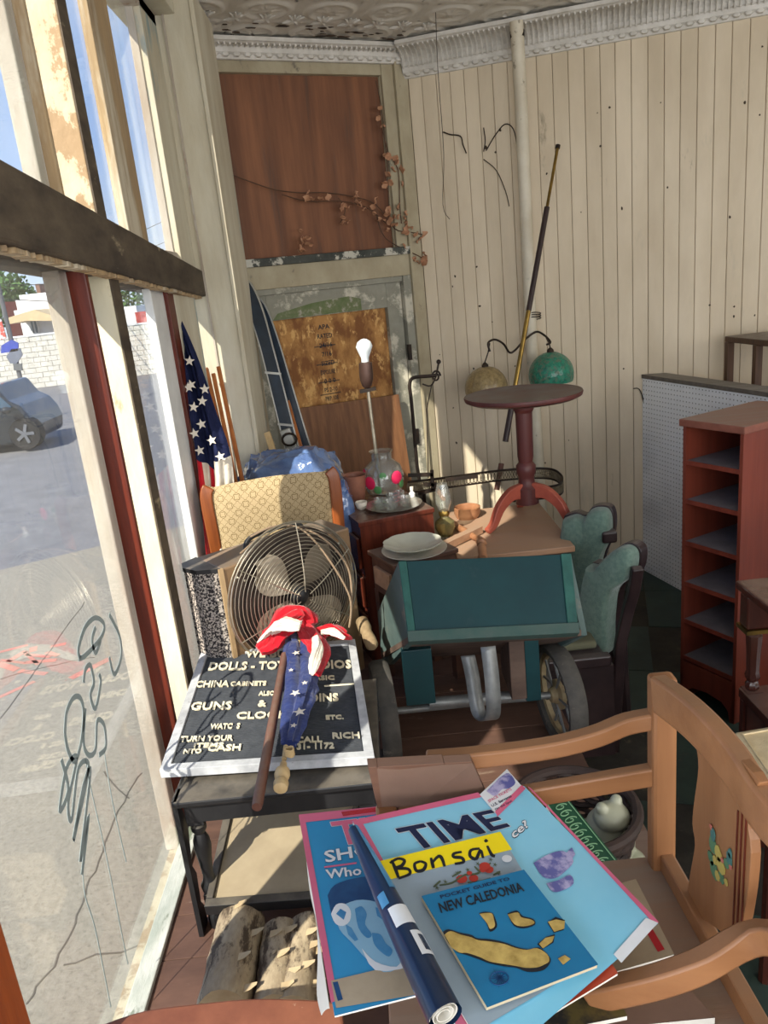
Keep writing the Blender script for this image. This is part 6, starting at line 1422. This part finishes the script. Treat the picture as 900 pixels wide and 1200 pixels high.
textpx(fm, 'SPACE TICKETS', (573, 942), (600, 927), (571, 939), m_pk, tm, w=.0016); textpx(fm, 'U.S. Servants', (577, 947), (600, 935), (575, 944), m_navy, tm, w=.0016); textpx(fm, 'On the Spot', (581, 952), (601, 941), (579, 949), m_navy, tm, w=.0016)
for k, pl_ in enumerate(([(625, 1012), (640, 1003), (655, 998), (664, 1000), (672, 1010), (662, 1022), (650, 1030), (636, 1028)], [(640, 1036), (655, 1032), (668, 1026), (672, 1036), (660, 1044), (648, 1046)], [(664, 1000), (670, 994), (674, 1002), (670, 1008)])): patchpx(fm, pl_, m_lil, tm, 'cover_picture', .0009+k*.0002)
textpx(fm, 'what price', (500, 1060), (560, 1040), (498, 1055), m_navy, tm, w=.0004)
# rolled magazine
a, b = PP(414, 972, QM.p[0]+QM.n*.012, QM.n), PP(522, 1192, QM.p[0]+QM.n*.022, QM.n); d = (b-a)
t = thing('rolled_magazine', a.lerp(b, .5)-Vector((0, 0, .02)), 'tightly rolled dark blue magazine lying across the left edge of the pile', 'magazine')
m_roll = mat('dark_blue_rolled_cover', (20, 52, 88), (14, 34, 60), .3, 3, bump=0, coat=.4); rr_ = [.006, .010, .013, .015, .016]
mb = MB(); n = 12
mb.tube([a+d*(i/n) for i in range(n+1)], list(np.interp(np.linspace(0, 1, n+1), [0, .25, .5, .75, 1], rr_)), 20, cap=False); mb.build('outer_cover', m_roll, t)
ax_ = d.normalized(); a2 = ax_.cross(Vector((0, 0, 1))).normalized(); b2 = a2.cross(ax_)
mb = MB(); mb.slab(lambda u, v: b-ax_*(.002+.04*v)+(a2*math.cos(u*5*PI)+b2*math.sin(u*5*PI))*(.0145-.009*u), 60, 1, .0006); mb.build('rolled_pages', m_paper, t)
def onroll(t0_, t1_, th0, th1, m, name):
    mb = MB(); mb.grid(lambda u, v: a+d*(t0_+(t1_-t0_)*v)+(a2*math.cos(th0+(th1-th0)*u)+b2*math.sin(th0+(th1-th0)*u))*(np.interp(t0_+(t1_-t0_)*v, [0, .25, .5, .75, 1], rr_)+.0007), 8, 6); mb.build(name, m, t)
onroll(.0, .42, 1.9, 2.7, m_mid, 'light_blue_band'); onroll(.52, .62, 1.0, 2.6, m_wp, 'white_mark'); onroll(.66, .78, 1.7, 3.0, m_wp, 'white_letter_part'); onroll(.68, .76, 2.1, 2.6, m_roll, 'letter_counter'); onroll(.43, .50, .6, 1.3, m_mid, 'mid_blue_mark')
# Bonsai booklet
Qk = onq(QM, .005, (555, 1210), (680, 1135), (586, 976), (439, 1012))
tk, fk, ck = magazine('bonsai_booklet', Qk, .003, m_gry, 'grey booklet with a yellow title band on top of the news magazine', 'booklet')
patchpx(fk, [(439, 1011), (586, 975), (600, 996), (449, 1033)], m_yel, tk, 'yellow_band')
# brush-like letters built as strokes
def brush(pts, r_=.0022): 
    mb = MB(); pv_ = [Vector((*uvof(fk, x, y), 0)) for x, y in pts]; pv_ = smooth_path(pv_, 4); P_ = [fk(p.x, p.y, .0009) for p in pv_]; n = len(P_)
    mb.strip(P_, [r_*(1.3-.5*abs(2*i/n-1)) for i in range(n)], .0006, (fk(.5, .5, 1)-fk(.5, .5, 0))); return mb
bmk = MB()
for st in ([(459, 1009), (463, 1018), (467, 1029)], [(457, 1012), (466, 1007), (474, 1009), (471, 1015), (465, 1018), (478, 1019), (480, 1025), (467, 1030)], [(493, 1010), (486, 1013), (488, 1021), (496, 1020), (499, 1013), (493, 1010)], [(505, 1006), (508, 1018)], [(507, 1011), (514, 1004), (518, 1007), (521, 1016)],
           [(541, 999), (532, 1001), (532, 1005), (541, 1006), (543, 1011), (533, 1013)], [(562, 995), (552, 997), (551, 1004), (558, 1007), (563, 997), (566, 1006)], [(571, 992), (576, 1002), (580, 1004)], [(568, 987), (571, 985)]):
    m2 = brush(st, .0030); bmk.add(m2.v, m2.f)
bmk.build('title_strokes', m_ink, tk, kind='stuff')
m_br = mat('red_print', (196, 62, 50), None, .5, bump=0); m_gp = mat('olive_print', (84, 96, 70), None, .5, bump=0)
mb = MB()
for x, y, r_ in ((541, 1031, .006), (555, 1030, .005), (568, 1016, .006), (573, 1020, .005), (566, 1020, .004), (550, 1024, .003)):
    u, v = uvof(fk, x, y); c = fk(u, v, .001); mb.lathe([(.0001, .0004), (r_, .0002)], c, (0, 0, 1), 12)
mb.build('printed_berries', m_br, tk, kind='stuff')
mb = MB()
for st in ([(515, 1038), (530, 1035), (545, 1026), (560, 1024), (575, 1012)], [(530, 1028), (540, 1022)], [(508, 1040), (516, 1033)], [(548, 1035), (560, 1034), (575, 1030)], [(556, 1016), (562, 1022)], [(578, 1026), (586, 1022)]):
    m2 = brush(st, .0016); mb.add(m2.v, m2.f)
for x, y in ((522, 1034), (536, 1024), (548, 1020), (560, 1013), (575, 1008), (584, 1024), (580, 1014), (512, 1041), (556, 1036)): u, v = uvof(fk, x, y); star(mb, lambda a, b, w_: fk(a, b, w_), u, v, .02, .001, x, .3)
mb.build('printed_twigs', m_gp, tk, kind='stuff')
u, v = uvof(fk, 594, 1007); MB().lathe([(.0001, .0006), (.0055, .0005)], fk(u, v, .0006), (0, 0, 1), 18).build('round_price_sticker', m_wp, tk)
# map booklet
Qn = onq(QM, .014, (571, 1180), (701, 1130), (614, 1019), (494, 1050))
tn, fn_, cn_ = magazine('map_booklet', Qn, .006, m_sea, 'blue pocket booklet with an island map, on the very top of the pile', 'booklet', pages=mat('yellowed_pages', (206, 192, 160), None, .7))
textpx(fn_, 'POCKET GUIDE TO', (517, 1054), (598, 1032), (515, 1050), m_navy, tn); textpx(fn_, 'NEW CALEDONIA', (517, 1071), (615, 1045), (513, 1059), m_ink, tn)
isl = [[(521, 1096), (528, 1093), (540, 1096), (553, 1099), (560, 1102), (575, 1103), (590, 1106), (605, 1111), (618, 1113), (630, 1112), (641, 1120), (643, 1126), (638, 1132), (630, 1135), (616, 1136), (604, 1132), (590, 1130), (574, 1127), (562, 1123), (548, 1118), (538, 1116), (530, 1110), (526, 1103)],
       [(562, 1072), (568, 1070), (577, 1072), (580, 1078), (581, 1085), (574, 1090), (571, 1082)], [(596, 1072), (606, 1069), (612, 1075), (624, 1078), (626, 1084), (614, 1087), (602, 1084)], [(642, 1082), (652, 1077), (662, 1079), (660, 1090), (650, 1092)], [(631, 1107), (640, 1099), (650, 1097), (648, 1105), (636, 1112)], [(653, 1124), (662, 1120), (668, 1125), (660, 1131)]]
for pl_ in isl:
    c = (sum(p[0] for p in pl_)/len(pl_), sum(p[1] for p in pl_)/len(pl_))
    patchpx(fn_, [(c[0]+(x-c[0])*1.05+R.uniform(-1, 1), c[1]+(y-c[1])*1.16+R.uniform(-.8, .8)) for x, y in pl_], m_ink, tn, 'island_outline', .0006); patchpx(fn_, [(x+R.uniform(-1.2, 1.2), y+R.uniform(-1.2, 1.2)) for x, y in pl_], m_land, tn, 'island', .0009)
mb = MB(); u, v = uvof(fn_, 585, 1147)
for k in range(8): a_ = k*PI/4; star(mb, lambda a, b, w_: fn_(a, b, w_), u+.0, v, .09 if k == 0 else .06, .0008, k*.4, .12)
mb.tube([fn_(u+.075*math.cos(q_), v+.05*math.sin(q_), .0008) for q_ in np.linspace(0, 2*PI, 25)[:-1]], .0006, 4, closed=True); mb.build('compass_rose', m_dbp, tn, kind='stuff')

# ---- basket with a ceramic frog
m_wick = mat('dark_brown_wicker', (62, 46, 40), (42, 32, 28), .7, 20, bump=.3)
bc = PZ(688, 968, .52); br_ = .165
bz0, bz1 = .565, .72
bc = PZ(672, 950, bz1)
t = thing('wicker_basket', (bc.x, bc.y, bz0), 'round dark woven wicker basket holding a frog figure behind the small armchair', 'basket')
mb = MB(); nR = 13
for k in range(nR):
    z = bz0+(bz1-bz0)*k/(nR-1); r_ = .085+.04*k/(nR-1)
    mb.tube([Vector((bc.x+(r_+.005*math.sin(12*a+(k % 2)*PI))*math.cos(a), bc.y+(r_+.005*math.sin(12*a+(k % 2)*PI))*math.sin(a), z)) for a in np.linspace(0, 2*PI, 73)[:-1]], .0062, 6, closed=True)
mb.build('weave', m_wick, t, kind='stuff')
mb = MB()
for k in range(24): a = k*2*PI/24; mb.tube([(bc.x+.085*math.cos(a), bc.y+.085*math.sin(a), bz0), (bc.x+.125*math.cos(a), bc.y+.125*math.sin(a), bz1)], .004, 5)
mb.build('stakes', m_wick, t, kind='stuff')
mb = MB(); mb.tube([Vector((bc.x+.128*math.cos(a), bc.y+.128*math.sin(a), bz1+.006)) for a in np.linspace(0, 2*PI, 49)[:-1]], .011, 8, closed=True); mb.build('rim', m_wick, t)
MB().lathe([(.001, 0), (.085, 0), (.085, .006), (.001, .006)], (bc.x, bc.y, bz0), seg=32).build('bottom', m_wick, t)
MB().box((bc.x-.17, bc.y-.19, PL), (bc.x+.19, bc.y+.19, bz0-.002)).build('wooden_box', m_dkw, None, 'dark wooden box under the wicker basket', 'box')
# frog (one continuous body)
m_frog = mat('pale_grey_green_ceramic', (176, 176, 152), (150, 152, 130), .35, 8, bump=.03, coat=.4)
fc = PZ(704, 978, .64); fc.z = bz0+.006
bm = bmesh.new()
from mathutils import Matrix as Mx
def sph(c, r, s=(1, 1, 1)):
    bmesh.ops.create_icosphere(bm, subdivisions=3, radius=1, matrix=Mx.Translation(Vector(c))@Mx.Diagonal((r*s[0], r*s[1], r*s[2], 1)))
sph((0, 0, .045), .045, (1, 1.1, 1)); sph((0, -.012, .085), .036, (1, 1, 1)); sph((0, -.028, .118), .030, (1.1, 1.1, .8)); sph((-.018, -.022, .140), .011); sph((.018, -.022, .140), .011)
sph((-.045, .0, .032), .028, (.8, 1.3, 1.1)); sph((.045, .0, .032), .028, (.8, 1.3, 1.1)); sph((-.048, -.035, .012), .016, (1, 1.6, .7)); sph((.048, -.035, .012), .016, (1, 1.6, .7))
sph((-.026, -.040, .05), .013, (1, 1, 2.4)); sph((.026, -.040, .05), .013, (1, 1, 2.4)); sph((-.026, -.052, .012), .013, (1.1, 1.3, .6)); sph((.026, -.052, .012), .013, (1.1, 1.3, .6))
me = bpy.data.meshes.new('frog_figure'); bm.to_mesh(me); bm.free(); me.polygons.foreach_set('use_smooth', [True]*len(me.polygons)); me.materials.append(m_frog)
fo = bpy.data.objects.new('frog_figure', me); C.objects.link(fo); fo.location = fc; fo.scale = (1.15,)*3; fo.rotation_euler = (0, 0, .5)
rm = fo.modifiers.new('merge', 'REMESH'); rm.mode = 'VOXEL'; rm.voxel_size = .003; rm.use_smooth_shade = True; sm2 = fo.modifiers.new('smooth', 'SMOOTH'); sm2.iterations = 4
tag(fo, 'pale ceramic frog figure sitting inside the wicker basket', 'figurine')
